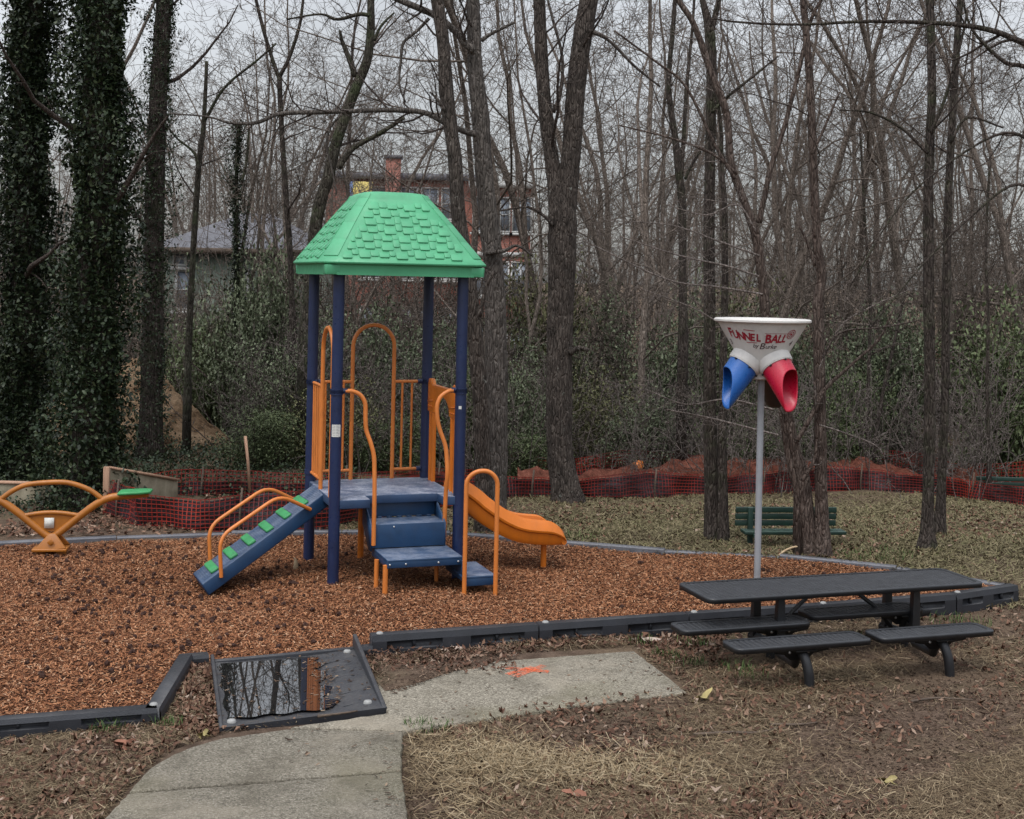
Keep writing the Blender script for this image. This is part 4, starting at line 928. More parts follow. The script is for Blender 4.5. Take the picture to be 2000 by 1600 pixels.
def arch_stick():
    m = MB(); a, b = Wz(1518, 1089), Wz(1560, 1072); P = [a+np.array((0, 0, .0)), a+np.array((.07, .02, .06)), a+np.array((.17, .05, .10)), a+np.array((.27, .08, .11))]
    m.tube(catmull(P, 5), .011, 8); tag(m.build('bent_stick', M['pale_stick'], None, True), 'pale bent stick leaning at the foot of the twin trunk', 'stick')
arch_stick()
# cones scattered over the mulch
def cone_mesh():
    bm = bmesh.new(); bmesh.ops.create_icosphere(bm, subdivisions=2, radius=.0168); r = random.Random(2)
    for v in bm.verts: v.co *= 1+(.28 if r.random() < .45 else -.14)
    me = bpy.data.meshes.new('pine_cone'); bm.to_mesh(me); bm.free(); me.materials.append(M['cone']); return me
cm = cone_mesh(); cnt = 0; rng = np.random.default_rng(77)
while cnt < 275:
    if rng.random() < .74: px, py = rng.uniform(10, 560)+abs(rng.normal(0, 90)), rng.uniform(1058, 1345)
    else: px, py = rng.uniform(20, 1750), rng.uniform(1070, 1330)
    if px < 5 or px > 1900: continue
    if px > 420 and rng.random() < .3: continue
    if py > 1200 and rng.random() < .55: continue
    p = Wz(px, py)
    if not inside(OUT, p[0], p[1]) or dist_edge(OUT, p[0], p[1]) < .08: continue
    o = bpy.data.objects.new('pine_cone', cm); COL.objects.link(o); o.location = (p[0], p[1], float(MZ(p[0], p[1]))+.02); o.rotation_euler = tuple(rng.uniform(0, 6, 3)); s = rng.uniform(.8, 1.35); o.scale = (s, s, s*.9)
    tag(o, 'small dark seed cone lying on the wood mulch', 'cone', 'cones scattered on the mulch'); cnt += 1
# a pale fungus-like chunk by the rear post
m = MB(); c = Wz(578, 1108); m.tube(catmull([c+(0, 0, -.02), c+(0.0, .01, .05), c+(-.02, .02, .09)], 4), [.03, .03, .028, .025, .022, .02, .012, .01, .006], 8, True, .15, rng); tag(m.build('wood_chunk', M['pale_stick'], None, True), 'pale wood chunk standing in the mulch beside the rear left post', 'wood chunk')

# ------------------------------------------------------------------ construction fencing
def fence(label, path, h_fab, h_net, name='safety_fence', cell=.052, seed=0, fab=True, sag=.05):
    rg = np.random.default_rng(seed); P = np.array(path); cum = np.r_[0, np.cumsum(np.linalg.norm(np.diff(P[:, :2], axis=0), axis=1))]; L = cum[-1]
    n = max(8, int(L/.09)); s = np.linspace(0, L, n)
    b = np.stack([np.interp(s, cum, P[:, k]) for k in range(3)], 1)
    d = np.gradient(b[:, :2], axis=0); d /= np.linalg.norm(d, axis=1)[:, None]; nr = np.stack((d[:, 1], -d[:, 0], 0*s), 1)    # towards the camera
    nr[nr[:, 1] > 0] *= -1
    f = thing(name, b[n//2], label, 'safety fence', 'construction fences'); o0 = np.array(f.location)
    def wob(s, h, k): return .03*np.sin(s*3.1+h*4+k)+.02*np.sin(s*7.7-h*6+k)+.012*np.sin(s*15+h*9)
    Ls = np.interp(s, np.linspace(0, L, 9), rg.uniform(.8, 1.12, 9))*(1-sag*np.abs(np.sin(s*math.pi/1.9)))
    def pt(i, hh, off): return b[i]+np.array((0, 0, 1))*hh[:, None]+nr[i]*off[:, None]
    if fab:
        hs = np.linspace(0, 1, 8); I, J = np.meshgrid(np.arange(n), hs, indexing='ij'); hh = (J*h_fab*Ls[I])
        off = wob(s[I], hh, seed)*1.5*(J > 0)-.02; G = b[I]+hh[..., None]*np.array((0, 0, 1))+nr[I]*off[..., None]-o0
        m = MB(); m.grid(G); m.build('silt_fabric', M['silt'], f, True)
    m = MB(); w = .0045
    def ribbon(pts, side):
        v = np.stack((pts-side, pts+side), 1).reshape(-1, 3); k = np.arange(len(pts)-1)*2; m.add(v-o0, np.stack((k, k+1, k+3, k+2), 1))
    nh = int(h_net/cell)
    for q in range(nh+1):
        hh = q*cell/h_net*h_net*Ls; ribbon(b+hh[:, None]*np.array((0, 0, 1))+nr*(wob(s, hh, seed)*1.5+.012)[:, None], np.array((0, 0, w)))
    for sv in np.arange(0, L, cell):
        i = min(n-1, int(sv/L*(n-1))); hh = np.linspace(0, nh*cell, 6)*Ls[i]
        c = np.array([np.interp(sv, s, b[:, k]) for k in range(3)]); sd = np.array((d[i, 0], d[i, 1], 0))*w
        ribbon(c+hh[:, None]*np.array((0, 0, 1))+nr[i]*(wob(sv, hh, seed)*1.5+.012)[:, None], sd)
    m.build('orange_net', M['net'], f)
    for sv in np.arange(.4, L, 1.9):
        c = np.array([np.interp(sv, s, b[:, k]) for k in range(3)]); m = MB(); i = min(n-1, int(sv/L*(n-1)))
        q = c+nr[i]*.03-o0; m.tube([q-(0, 0, .2), q+(0, 0, h_net*.5), q+np.array((.02, 0, h_net*.98+.04))], .013, 6); m.build('stake', M['stick'], f)
    return f
def gp(px, py, D): p = Wd(px, py, D); p[2] = p[2]; return p
def ground_at(px, D):
    p = Wd(px, 900, D); p[2] = float(TZ(p[0], p[1]))-.01; return p
fence('black silt fabric under orange netting along the rear of the mulch on the left', [gp(215, 1012, 15.9), gp(240, 1030, 15.4), gp(262, 1044, 14.95), gp(420, 1045, 14.9), gp(600, 1043, 14.95), gp(700, 1022, 15.6), gp(800, 1003, 16.6), gp(890, 992, 17.6), gp(985, 982, 18.6)], .44, .50, seed=1)
fence('orange netting over dark fabric across the lawn on the right', [gp(985, 982, 18.6), gp(1100, 984, 18.9), gp(1230, 980, 19.2), gp(1340, 976, 19.6), gp(1500, 972, 20.2), gp(1600, 964, 20.8), gp(1690, 964, 21.), gp(1840, 973, 20.6), gp(1950, 992, 19.6), gp(2040, 1004, 19)], .38, .44, seed=2)
fence('rear row of sagging orange netting behind the silt fence on the left', [gp(40, 1000, 17.2), gp(230, 1000, 17.3), gp(440, 985, 17.4), gp(620, 985, 17.5), gp(760, 980, 18.2), gp(900, 968, 19.8), gp(990, 965, 20.6)], .30, .48, seed=3)
fence('rear row of orange netting behind the heaped chips on the right', [gp(990, 962, 20.8), gp(1140, 958, 21.3), gp(1330, 945, 22), gp(1500, 938, 22.6), gp(1620, 932, 23.), gp(1760, 945, 23), gp(1900, 962, 22), gp(2000, 975, 21.5)], .32, .60, seed=4, sag=.1)
def hill(px, D): p = Wd(px, 700, D); p[2] = float(TZ(p[0], p[1])); return p
fence('orange netting on the bank among the trees at upper right', [hill(1690, 27.5), hill(1770, 28), hill(1850, 28.3), hill(1930, 28), hill(2010, 27.5)], .2, .55, seed=5, fab=True)
# chips heaped between the two right rows
Pc = np.array([gp(1010, 970, 19.6), gp(1140, 968, 20), gp(1330, 958, 20.8), gp(1500, 950, 21.4), gp(1620, 942, 21.9), gp(1760, 952, 21.8), gp(1900, 972, 20.8)])
q_ = catmull(Pc, 10); m = MB(); th = np.linspace(0, math.pi, 9); rg = np.random.default_rng(6); hgt = np.interp(np.arange(len(q_)), np.linspace(0, len(q_), 12), rg.uniform(.26, .5, 12))
m.grid(np.array([[q_[i]+np.array((0, -math.cos(t)*.55, math.sin(t)*hgt[i]*(1+.12*rg.standard_normal()))) for t in th] for i in range(len(q_))])); tag(m.build('chip_heap', M['redpile'], None, True), 'long low heap of reddish chips between the rows of netting', 'chip heap')
m = MB(); c = Wd(1246, 918, 21.2); m.tube(catmull([c+(-.08, 0, -.12), c+(-.05, 0, -.02), c+(.02, .02, .08), c+(.07, .02, .14)], 5), [.05, .08, .10, .11, .12, .12, .115, .11, .10, .09, .08, .07, .06, .05, .03, .01][:16], 12, True, .06, rg); tag(m.build('orange_object', M['orange'], None, True), 'bright orange round object behind the right netting', 'netting roll')  # round orange object, its kind unknown
# wooden stake, mossy panels, tan heap
def stake(pxs, D, r, lb):
    m = MB(); m.tube([Wd(*p, D) for p in pxs], r, 4); tag(m.build('survey_stake', M['stake']), lb, 'stake')
stake([(488, 960), (484, 900), (479, 852)], 17.2, .02, 'slim pinkish wooden stake standing behind the left netting')
def pan(px, D0, D1, lb, post=True):
    a, b, c, d = Wd(px[0], px[1], D0), Wd(px[2], px[3], D1), Wd(px[4], px[5], D1), Wd(px[6], px[7], D0)
    t = thing('plywood_panel', (a+d)/2*np.array((1, 1, 0))+np.array((0, 0, d[2])), lb, 'wooden panel'); o0 = np.array(t.location)
    m = MB(); m.prism([p-o0 for p in (a, b, c, d)], (.01, .06, 0)); bd = m.build('board', M['panel'], t, bevel=.006)
    m = MB(); m.bar(a-o0+(0, .03, .012), b-o0+(0, .03, .012), .09, .03); m.build('top_rail', M['stake'], t)
    if post: m = MB(); m.box((a+d)/2-o0+(-.03, -.03, 0), (.07, .06, a[2]-d[2]+.06)); m.build('post', M['stake'], t, bevel=.005)
pan((214, 916, 344, 939, 344, 975, 214, 1000), 16.1, 17.1, 'mossy sloped wooden panel with an orange brown post behind the seesaw')
pan((-20, 944, 122, 948, 122, 990, -20, 1000), 16.4, 16.3, 'dim mottled panel behind the seesaw handle at far left', False)
c = Wd(235, 900, 22.5); c[2] = float(TZ(c[0], c[1])); rr = np.linspace(0, 1, 70); tt_ = np.linspace(0, 2*math.pi, 160); rg = np.random.default_rng(9)
R, T_ = np.meshgrid(rr, tt_, indexing='ij'); ht = 1.25*(1-smooth01(.12, 1.02, R)); wx = 2.15*R*np.cos(T_); wy = 1.5*R*np.sin(T_)
nz = .10*np.sin(wx*3.1+wy*2)+.07*np.sin(wx*6-wy*5.3)+.05*np.sin(wx*11+wy*8)+.06*np.abs(np.sin(wx*17-wy*13+2*np.sin(wx*5)))+.05*np.sin(wx*29+3*np.sin(wy*9))*np.sin(wy*23); m = MB(); m.grid(np.stack((c[0]+wx, c[1]+wy, c[2]-.05+ht+nz*(R > .01)*(1-R)), -1)); tag(m.build('dirt_heap', M['pile'], None, True), 'tall tan heap of wood chips between the ivy trunks', 'chip heap')

# ------------------------------------------------------------------ buildings beyond the wood
def window(par, c, w, h, ax, nrm, cols=2, rows=2, frame='trim_white'):
    ax, nrm = np.asarray(ax, float), np.asarray(nrm, float); up = np.array((0, 0, 1.)); c = np.asarray(c, float)
    m = MB(); t = .07
    for s in (-1, 1): m.box(c+ax*s*(w/2)+nrm*.03, (t, .08, h+t), (ax, nrm, up)); m.box(c+up*s*(h/2)+nrm*.033, (w+t, .08, t), (ax, nrm, up))
    for k in range(1, cols): m.box(c+ax*(-w/2+w*k/cols)+nrm*.025, (.035, .05, h-.02), (ax, nrm, up))
    for k in range(1, rows): m.box(c+up*(-h/2+h*k/rows)+nrm*.022, (w-.02, .05, .035), (ax, nrm, up))
    m.box(c-up*(h/2+.1)+nrm*.06, (w+.25, .16, .1), (ax, nrm, up))
    wn = m.build('window', M[frame], par)
    m = MB(); m.box(c+nrm*.006, (w-.02, .02, h-.02), (ax, nrm, up)); m.build('pane', M['pane'], wn); return wn
DB = 60.
def bp(px, py, D): return Wd(px, py, D)
B0 = bp(690, 620, DB); B0[2] = -1.3
BB = thing('brick_apartment_building', B0, 'long red brick building with white windows and a chimney seen beyond the trees', 'building'); o0 = np.array(BB.location)
l, r = bp(690, 352, DB), bp(1000, 352, DB); topz = bp(820, 352, DB)[2]
def bbox(x0, x1, y0, y1, z0, z1, mat, nm, par=BB): m = MB(); m.box(((x0+x1)/2-o0[0], (y0+y1)/2-o0[1], (z0+z1)/2-o0[2]), (x1-x0, y1-y0, z1-z0)); return m.build(nm, M[mat], par)
bbox(l[0]-1.2, r[0]-.9, DB, DB+10, -1.3, topz, 'brick', 'wall'); rfb = bbox(l[0]-1.5, r[0]-.7, DB-.35, DB+10.3, topz, topz+.28, 'roof_grey', 'roof')
cpx = bp(768, 310, DB-.5); bbox(cpx[0]-.32, cpx[0]+.32, DB-.62, DB-.02, -1.3, cpx[2], 'brick', 'chimney'); bbox(cpx[0]-.4, cpx[0]+.4, DB-.68, DB+.06, cpx[2], cpx[2]+.15, 'roof_grey', 'chimney_cap')
wr0, wr1 = bp(925, 366, DB-3), bp(1038, 366, DB-3)
bbox(wr0[0], wr1[0], DB-3, DB+7, -1.3, wr0[2], 'brick', 'wall'); bbox(wr0[0]-.2, wr1[0]+.2, DB-3.3, DB+7.2, wr0[2], wr0[2]+.25, 'trim_white', 'roof')
bbox(wr0[0]-.01, wr1[0]+.01, DB-3.05, DB-2.99, wr0[2]-2.95, wr0[2]-2.75, 'trim_white', 'string_course')
b = bp(712, 364, DB-.4); bbox(b[0]-.5, b[0]+.35, DB-.5, DB-.01, topz-2.6, topz-.15, 'yellow_wall', 'yellow_bay'); b = bp(692, 366, DB-.4); bbox(b[0]-.35, b[0]-.02, DB-.45, DB-.01, topz-2.6, topz-.15, 'blue_wall', 'blue_bay')
for px in (735, 800, 840, 880):
    for k in range(3): w_ = bp(px, 364, DB); window(BB, (w_[0]-o0[0], DB-o0[1], topz-1.05-k*2.7-o0[2]), .75 if px > 760 else 1.2, 1.4, (1, 0, 0), (0, -1, 0))
for px in (943, 978, 1020):
    for k in range(3): w_ = bp(px, 400, DB-3); window(BB, (w_[0]-o0[0], DB-3-o0[1], wr0[2]-1.15-k*2.75-o0[2]), .8, 1.45, (1, 0, 0), (0, -1, 0))
DH = 38.; hz = float(TZ(-8, 34)); hl, hr = bp(322, 486, DH), bp(600, 486, DH)
HB = thing('pale_green_house', ((hl[0]+hr[0])/2, DH, hz), 'pale green house with a low grey roof behind the left trees', 'house'); o1 = np.array(HB.location); hw = (hr[0]-hl[0])/2; hzt = bp(460, 486, DH)[2]-hz
m = MB(); m.box((0, 3, hzt/2), (hw*2, 6, hzt)); m.build('wall', M['siding'], HB)
m = MB(); e = .45; m.add([(-hw-e, -e, hzt-.02), (hw+e, -e, hzt-.02), (hw+e, 6+e, hzt-.02), (-hw-e, 6+e, hzt-.02), (-hw+1.6, 3, hzt+1.15), (hw-1.6, 3, hzt+1.15)], [(0, 1, 5, 4), (2, 3, 4, 5)], [(1, 2, 5), (3, 0, 4)]); m.add([(-hw-e, -e, hzt-.025), (hw+e, -e, hzt-.025), (hw+e, 6+e, hzt-.025), (-hw-e, 6+e, hzt-.025)], [(0, 1, 2, 3)]); m.build('roof', M['roof_grey'], HB)
m = MB(); m.box((0, -e-.02, hzt-.08), (2*hw+2*e, .05, .16)); m.build('fascia', M['stick'], HB)
for px, py, w_, h_ in ((352, 506, .34, .34), (359, 566, .42, 1.1), (470, 566, .42, 1.1)):
    q = bp(px, py, DH)-o1; window(HB, (q[0], 0, q[2]), w_, h_, (1, 0, 0), (0, -1, 0), 1, 2)
m = MB(); rg = np.random.default_rng(44); n = 14000; x = rg.uniform(-14, -5.5, n); y = rg.uniform(25, 38, n); P = np.stack((x, y, TZ(x, y)+.05), 1)
tag(scatter_quads(P, rg.uniform(.1, .22, n), .03, rg, .6).build('lawn', M['green_blade']), kind='stuff', label='green lawn in front of the pale house')

# ------------------------------------------------------------------ trees
def unit(v): return v/(np.linalg.norm(v)+1e-12)
def limb(rg, p, d, L, n, wander=.16, up=.04):
    pts = [np.asarray(p, float)]; d = unit(np.asarray(d, float)); st = L/n
    for _ in range(n):
        d = unit(d+rg.normal(0, wander, 3)+np.array((0, 0, up))); pts.append(pts[-1]+d*st)
    return np.array(pts)
def ramify(rg, mb_thick, mb_thin, path, r0, r1, level, maxlevel, kids, ratio=.55, spread=.9, t0=.25, up=.05, count=None, minr=.0035):
    """children along a limb, recursively, down to twigs"""
    L = np.sum(np.linalg.norm(np.diff(path, axis=0), axis=1)); n = len(path)
    k = kids[level] if level < len(kids) else 0
    for q in range(k):
        t = t0+(1-t0)*(q+rg.random())/k; i = min(n-2, int(t*(n-1))); f = t*(n-1)-i
        p = path[i]*(1-f)+path[i+1]*f; d0 = unit(path[i+1]-path[i]); a = unit(np.cross(d0, rg.normal(0, 1, 3)))
        d = unit(d0*rg.uniform(.25, .9)+a*spread*rg.uniform(.6, 1.2)); r = (r0*(1-t)+r1*t)
        cl = L*ratio*(1.15-t*.6)*rg.uniform(.6, 1.25); cr0 = min(.05, max(minr, r*rg.uniform(.25, .5)))
        seg = 6 if level == 0 else (5 if level == 1 else 3)
        c = limb(rg, p, d, cl, seg, .17+.04*level, up)
        (mb_thick if cr0 > .018 else mb_thin).tube(c, np.linspace(cr0, max(minr*.55, cr0*.28), len(c)), 6 if cr0 > .02 else (4 if cr0 > .008 else 3), False)
        if level+1 < maxlevel: ramify(rg, mb_thick, mb_thin, c, cr0, cr0*.28, level+1, maxlevel, kids, ratio, spread, .15, up, None, minr)
def px_path(spec, D, dz=0.):
    """[(px, py, width px)...] from the foot up, at distance D -> smooth world path + radii"""
    P = np.array([Wd(a, b, D+dz*i) for i, (a, b, w) in enumerate(spec)]); R = np.array([w*.45*D/F for a, b, w in spec])
    k = 5; C_ = catmull(np.c_[P, R], k); return C_[:, :3], np.maximum(C_[:, 3], .004)
def extend_top(path, rad, h, rg, wander=.05):
    d = unit(path[-1]-path[-3]); d = unit(d+np.array((0, 0, .5))); e = limb(rg, path[-1], d, h, 7, wander, .03)[1:]
    return np.vstack((path, e)), np.r_[rad, np.linspace(rad[-1]*.93, rad[-1]*.3, 7)]
def foot(path, rad, flare=1.35):
    b = path[0].copy(); g = float(GZ(b[0], b[1])); p = np.vstack((b*np.array((1, 1, 0))+np.array((0, 0, min(g, b[2])-.25)), path)); r = np.r_[rad[0], rad]
    z = p[:, 2]-b[2]; r = r*(1+(flare-1)*np.exp(-np.maximum(z, 0)/.22)); return p, r
def leaves_on(path, rad, per_m, size, rg, spread=.5, zmin=-9, zmax=99, droop=0.):
    """leaf quads clothing a trunk"""
    P, S = [], []
    for i in range(len(path)-1):
        L = np.linalg.norm(path[i+1]-path[i]); n = rg.poisson(per_m*L)
        if n == 0 or path[i][2] < zmin or path[i][2] > zmax: continue
        t = rg.random((n, 1)); c = path[i]*(1-t)+path[i+1]*t; a = rg.uniform(0, 2*math.pi, n); r = rad[i]*(1+.05)+np.abs(rg.normal(0, spread, n))
        s0 = path[0, 0]; lump = 1+.75*np.sin(c[:, 2]*1.25+a+s0*3)+.6*np.sin(c[:, 2]*2.9-a*2+s0)+.4*np.sin(c[:, 2]*5.3+a*3)+1.1*np.maximum(0, np.sin(c[:, 2]*1.9+s0*5)*np.sin(a*2+c[:, 2])); r = rad[i]+np.minimum(r-rad[i], spread*1.7)*np.clip(lump, .15, 2.3)
        P.append(c+np.stack((r*np.cos(a), r*np.sin(a), rg.normal(0, .02, n)), 1))
    return np.vstack(P) if P else np.zeros((0, 3))
def leaf_mesh(P, size, rg, tilt=.75):
    n = len(P); L = rg.uniform(.6, 1.3, n)*size
    return scatter_quads(P, L, L*rg.uniform(.5, .75, n), rg, tilt, .35)

def designed(name, label, stems, D, bk, group=None, seed=1, top=4., kids=(7, 5, 5), twig='twig', limbs=(), crown_t=.35, ivy=None, flare=1.3, dz=0., spread=.9, ratio=.4, sides=16, wob=.05, low_sprays=()):
    rg = np.random.default_rng(seed); mk = MB(); mt = MB(); mtw = MB(); ivyP = []
    f0 = Wd(stems[0][0][0], stems[0][0][1], D); t = thing(name, (f0[0], f0[1], float(GZ(f0[0], f0[1]))), label, 'tree', group); o = np.array(t.location)
    for si, st in enumerate(stems):
        path, rad = px_path(st, D, dz)
        if si == 0 or st[0][1] > 850: path, rad = foot(path, rad, flare)
        if st[-1][1] < 60: path, rad = extend_top(path, rad, top, rg)
        mk.tube(path-o, rad, sides, True, wob, rg)
        if kids: ramify(rg, mt, mtw, path, rad[len(rad)//2], rad[-1], 0, len(kids), kids, ratio*top/(top+4), spread, crown_t, .05)
        if ivy: ivyP.append(leaves_on(path, rad, ivy[0], ivy[1], rg, ivy[2], *(ivy[3:5] if len(ivy) > 3 else ())))
    for lb in limbs:
        path, rad = px_path(lb, D-.15); mk.tube(path-o, rad, 9, True, wob*.7, rg)
        ramify(rg, mt, mtw, path, rad[0], rad[-1], 1, 3, (0, max(4, len(path)//2), 4), .28, 1., .15, .04)
    for lb in low_sprays:
        path, rad = px_path(lb, D-.3); mtw.tube(path, rad, 5, False); ramify(rg, mtw, mtw, path, rad[0], rad[-1], 1, 4, (0, 11, 6, 2), .36, .75, .12, .0, None, .0026)
    mk.build('trunk', M[bk], t, True)
    for fs, vs in ((mt.f, mt.v),):
        if vs: mtw.add(np.vstack(vs), *fs)
    if mtw.v: ob = mtw.build('crown', M[twig], t, True); ob.location = tuple(-o)
    if ivyP: ob = leaf_mesh(np.vstack(ivyP), ivy[1], rg).build('ivy', M['ivy'], t); ob.location = tuple(-o)
    return t
T = designed
T('ivy_covered_tree', 'broad trunk thickly clad in dark ivy behind the seesaw', [[(180, 990, 100), (182, 800, 84), (188, 500, 78), (196, 200, 74), (200, 0, 70)]], 16.4, 'bark_dark', 'ivy covered trees', 11, 4., (5, 5, 4), ivy=(4200, .066, .11))
T('ivy_covered_tree', 'dark ivy clad tree at the far left edge', [[(40, 1000, 70), (46, 700, 66), (52, 400, 62), (60, 0, 56)]], 18.2, 'bark_dark', 'ivy covered trees', 12, 4., (5, 5, 4), ivy=(4200, .07, .15))
T('ivy_covered_tree', 'tall dark trunk with patchy ivy in front of the pale green house', [[(294, 905, 54), (298, 700, 46), (302, 450, 42), (310, 200, 38), (322, 0, 34)]], 20.4, 'bark_dark', 'ivy covered trees', 13, 3.5, (5, 5, 4), ivy=(1000, .05, .07))
T('bare_tree', 'slim lichen speckled trunk in front of the pale green house', [[(366, 780, 15), (370, 640, 14), (378, 480, 13), (388, 330, 12), (398, 240, 10), (404, 120, 7)]], 21.5, 'bark_lichen', None, 14, 3., (6, 5, 4), limbs=[[(388, 340, 8), (380, 300, 6), (345, 270, 4), (330, 250, 3)], [(400, 235, 8), (440, 170, 6), (500, 120, 5), (540, 85, 4)]])
T('ivy_covered_tree', 'thin pole like stem with a sleeve of bright ivy left of the green roof', [[(464, 560, 8), (462, 430, 8), (462, 330, 8), (466, 240, 7)]], 24., 'bark_lichen', 'ivy covered trees', 15, 2., (5, 4), ivy=(1200, .05, .08), limbs=[[(472, 360, 6), (482, 310, 6), (486, 250, 5)]])
T('bare_tree', 'slender forked tree left of the green roof', [[(572, 640, 13), (566, 480, 12), (560, 400, 12), (552, 280, 11), (548, 210, 11), (546, 150, 11)], [(546, 156, 9), (530, 110, 8), (515, 60, 8), (500, 0, 7)], [(546, 150, 9), (566, 110, 8), (585, 50, 7), (592, 0, 6)]], 23., 'bark_dark', None, 16, 3., (6, 6, 4), crown_t=.3)
T('bare_tree', 'mossy leaning tree just behind the green roof', [[(600, 640, 30), (618, 430, 28), (640, 350, 26), (656, 280, 25), (688, 190, 22), (716, 120, 20), (724, 60, 18), (724, 0, 16)], [(694, 150, 12), (680, 110, 11), (668, 80, 8), (664, 60, 6)]], 20.6, 'bark_lichen', None, 17, 3., (6, 6, 4), limbs=[[(660, 330, 14), (690, 290, 12), (740, 262, 10), (790, 230, 8)], [(722, 30, 10), (700, 28, 9), (660, 38, 7), (625, 28, 5), (560, 38, 4)], [(730, 80, 8), (745, 50, 6), (770, 25, 4)]])
T('bare_tree', 'dark furrowed trunk in front of its paler neighbour right of the green roof', [[(948, 1042, 36), (940, 800, 34), (925, 620, 32), (908, 500, 31), (896, 420, 30), (890, 320, 29), (880, 240, 29), (872, 170, 30), (866, 80, 26), (854, 0, 26)]], 15.3, 'bark_oak', None, 18, 4., (4, 5, 5), crown_t=.62, limbs=[[(868, 215, 9), (855, 195, 6), (840, 180, 4)], [(936, 620, 10), (950, 560, 9), (966, 530, 8)]])
T('bare_tree', 'grey trunk with long horizontal boughs reaching left over the green roof', [[(964, 1040, 52), (968, 900, 52), (970, 700, 48), (966, 550, 44), (958, 460, 42), (950, 380, 40), (944, 310, 38), (938, 220, 38), (929, 140, 33), (926, 60, 30), (924, 0, 29)]], 15.9, 'bark_grey', None, 19, 4., (4, 6, 5), crown_t=.6,
  limbs=[[(930, 262, 16), (905, 256, 13), (870, 240, 13), (828, 220, 12), (760, 215, 11), (668, 218, 10), (580, 220, 10), (540, 224, 9), (500, 240, 8), (450, 240, 6), (405, 228, 4), (330, 222, 3)],
         [(926, 100, 18), (908, 84, 16), (884, 56, 15), (845, 28, 15), (780, 0, 14), (720, -30, 12)], [(838, 36, 8), (815, 60, 7), (788, 84, 7), (783, 120, 6), (780, 165, 5), (792, 200, 4)], [(940, 80, 10), (960, 66, 8), (1005, 44, 6)], [(668, 222, 6), (645, 250, 5), (638, 285, 5), (648, 330, 4), (658, 380, 3)], [(948, 495, 10), (985, 490, 8), (1010, 480, 6), (1040, 500, 4)]])
T('bare_tree', 'big oak like trunk splitting into a V in the middle of the wood', [[(1112, 992, 66), (1096, 900, 58), (1092, 780, 58), (1094, 640, 58), (1098, 500, 62), (1098, 420, 62), (1086, 360, 40), (1076, 300, 32), (1066, 220, 30), (1058, 120, 29), (1053, 0, 27)], [(1100, 430, 50), (1108, 370, 46), (1116, 290, 42), (1124, 180, 42), (1136, 80, 42), (1150, 0, 40)]], 18.4, 'bark_oak', None, 20, 5., (5, 6, 5), crown_t=.55,
  limbs=[[(1080, 220, 10), (1095, 180, 8), (1098, 110, 7), (1080, 40, 6), (1070, 0, 5)], [(1150, 60, 9), (1190, 80, 7), (1240, 130, 6), (1290, 170, 4)], [(1080, 440, 9), (1060, 420, 7), (1030, 405, 5), (975, 412, 4)], [(1112, 690, 14), (1130, 680, 11), (1150, 684, 8)]])
T('bare_tree', 'straight dark trunk left of the white funnel', [[(1392, 1056, 34), (1390, 960, 31), (1386, 780, 28), (1386, 600, 25), (1385, 440, 24), (1388, 260, 22), (1390, 140, 22), (1386, 60, 21), (1372, 0, 12)], [(1388, 70, 14), (1404, 0, 12)]], 15.1, 'bark_dark', None, 21, 3.5, (4, 6, 5), crown_t=.6, limbs=[[(1390, 220, 8), (1420, 190, 7), (1470, 150, 6), (1520, 110, 4)]])
T('bare_tree', 'thinner trunk close beside the straight dark trunk', [[(1413, 1060, 24), (1411, 900, 20), (1412, 740, 17), (1416, 560, 15), (1415, 400, 12), (1410, 330, 10), (1408, 250, 8), (1400, 180, 6)]], 15., 'bark_dark', None, 22, 2., (5, 5, 4), crown_t=.6)
T('bare_tree', 'reddish leaning tree forking high above the white funnel', [[(1582, 1090, 34), (1574, 1000, 32), (1566, 930, 30), (1552, 880, 24), (1536, 800, 22), (1512, 700, 22), (1496, 620, 22), (1490, 560, 21), (1478, 470, 20), (1466, 430, 19), (1452, 390, 17), (1428, 320, 16), (1418, 220, 16), (1388, 140, 15), (1356, 50, 13), (1324, 0, 12)], [(1482, 436, 14), (1492, 390, 12), (1508, 320, 11), (1532, 248, 10), (1560, 140, 9), (1584, 40, 8), (1604, 0, 7)], [(1560, 960, 16), (1542, 900, 14), (1526, 800, 13), (1514, 740, 11)]], 14.25, 'bark_red', None, 23, 2.5, (5, 6, 4), crown_t=.55, dz=.0, twig='twig_pale',
  limbs=[[(1554, 866, 10), (1590, 803, 10), (1612, 760, 9), (1663, 712, 7), (1717, 662, 6), (1746, 600, 4)], [(1436, 350, 8), (1400, 290, 7), (1340, 170, 6), (1280, 120, 5), (1200, 60, 4)], [(1440, 340, 7), (1390, 300, 6), (1310, 270, 5), (1210, 245, 3)], [(1566, 940, 9), (1590, 900, 8), (1596, 860, 6)]],
  low_sprays=[[(1482, 540, 5), (1420, 520, 5), (1330, 500, 4), (1210, 462, 3)], [(1490, 575, 5), (1400, 560, 4), (1300, 545, 4), (1140, 470, 3)], [(1520, 850, 5), (1440, 830, 5), (1380, 815, 4), (1300, 800, 3)], [(1510, 800, 5), (1420, 780, 4), (1340, 790, 3), (1260, 760, 2)], [(1484, 500, 5), (1400, 470, 4), (1310, 440, 3), (1180, 430, 2)], [(1500, 620, 5), (1430, 640, 4), (1350, 600, 3), (1240, 560, 2)], [(1476, 450, 4), (1440, 400, 4), (1380, 420, 3), (1300, 400, 2)], [(1600, 720, 4), (1640, 640, 4), (1700, 600, 3), (1790, 560, 2)], [(1600, 830, 4), (1660, 850, 4), (1720, 880, 3), (1740, 960, 2)]])
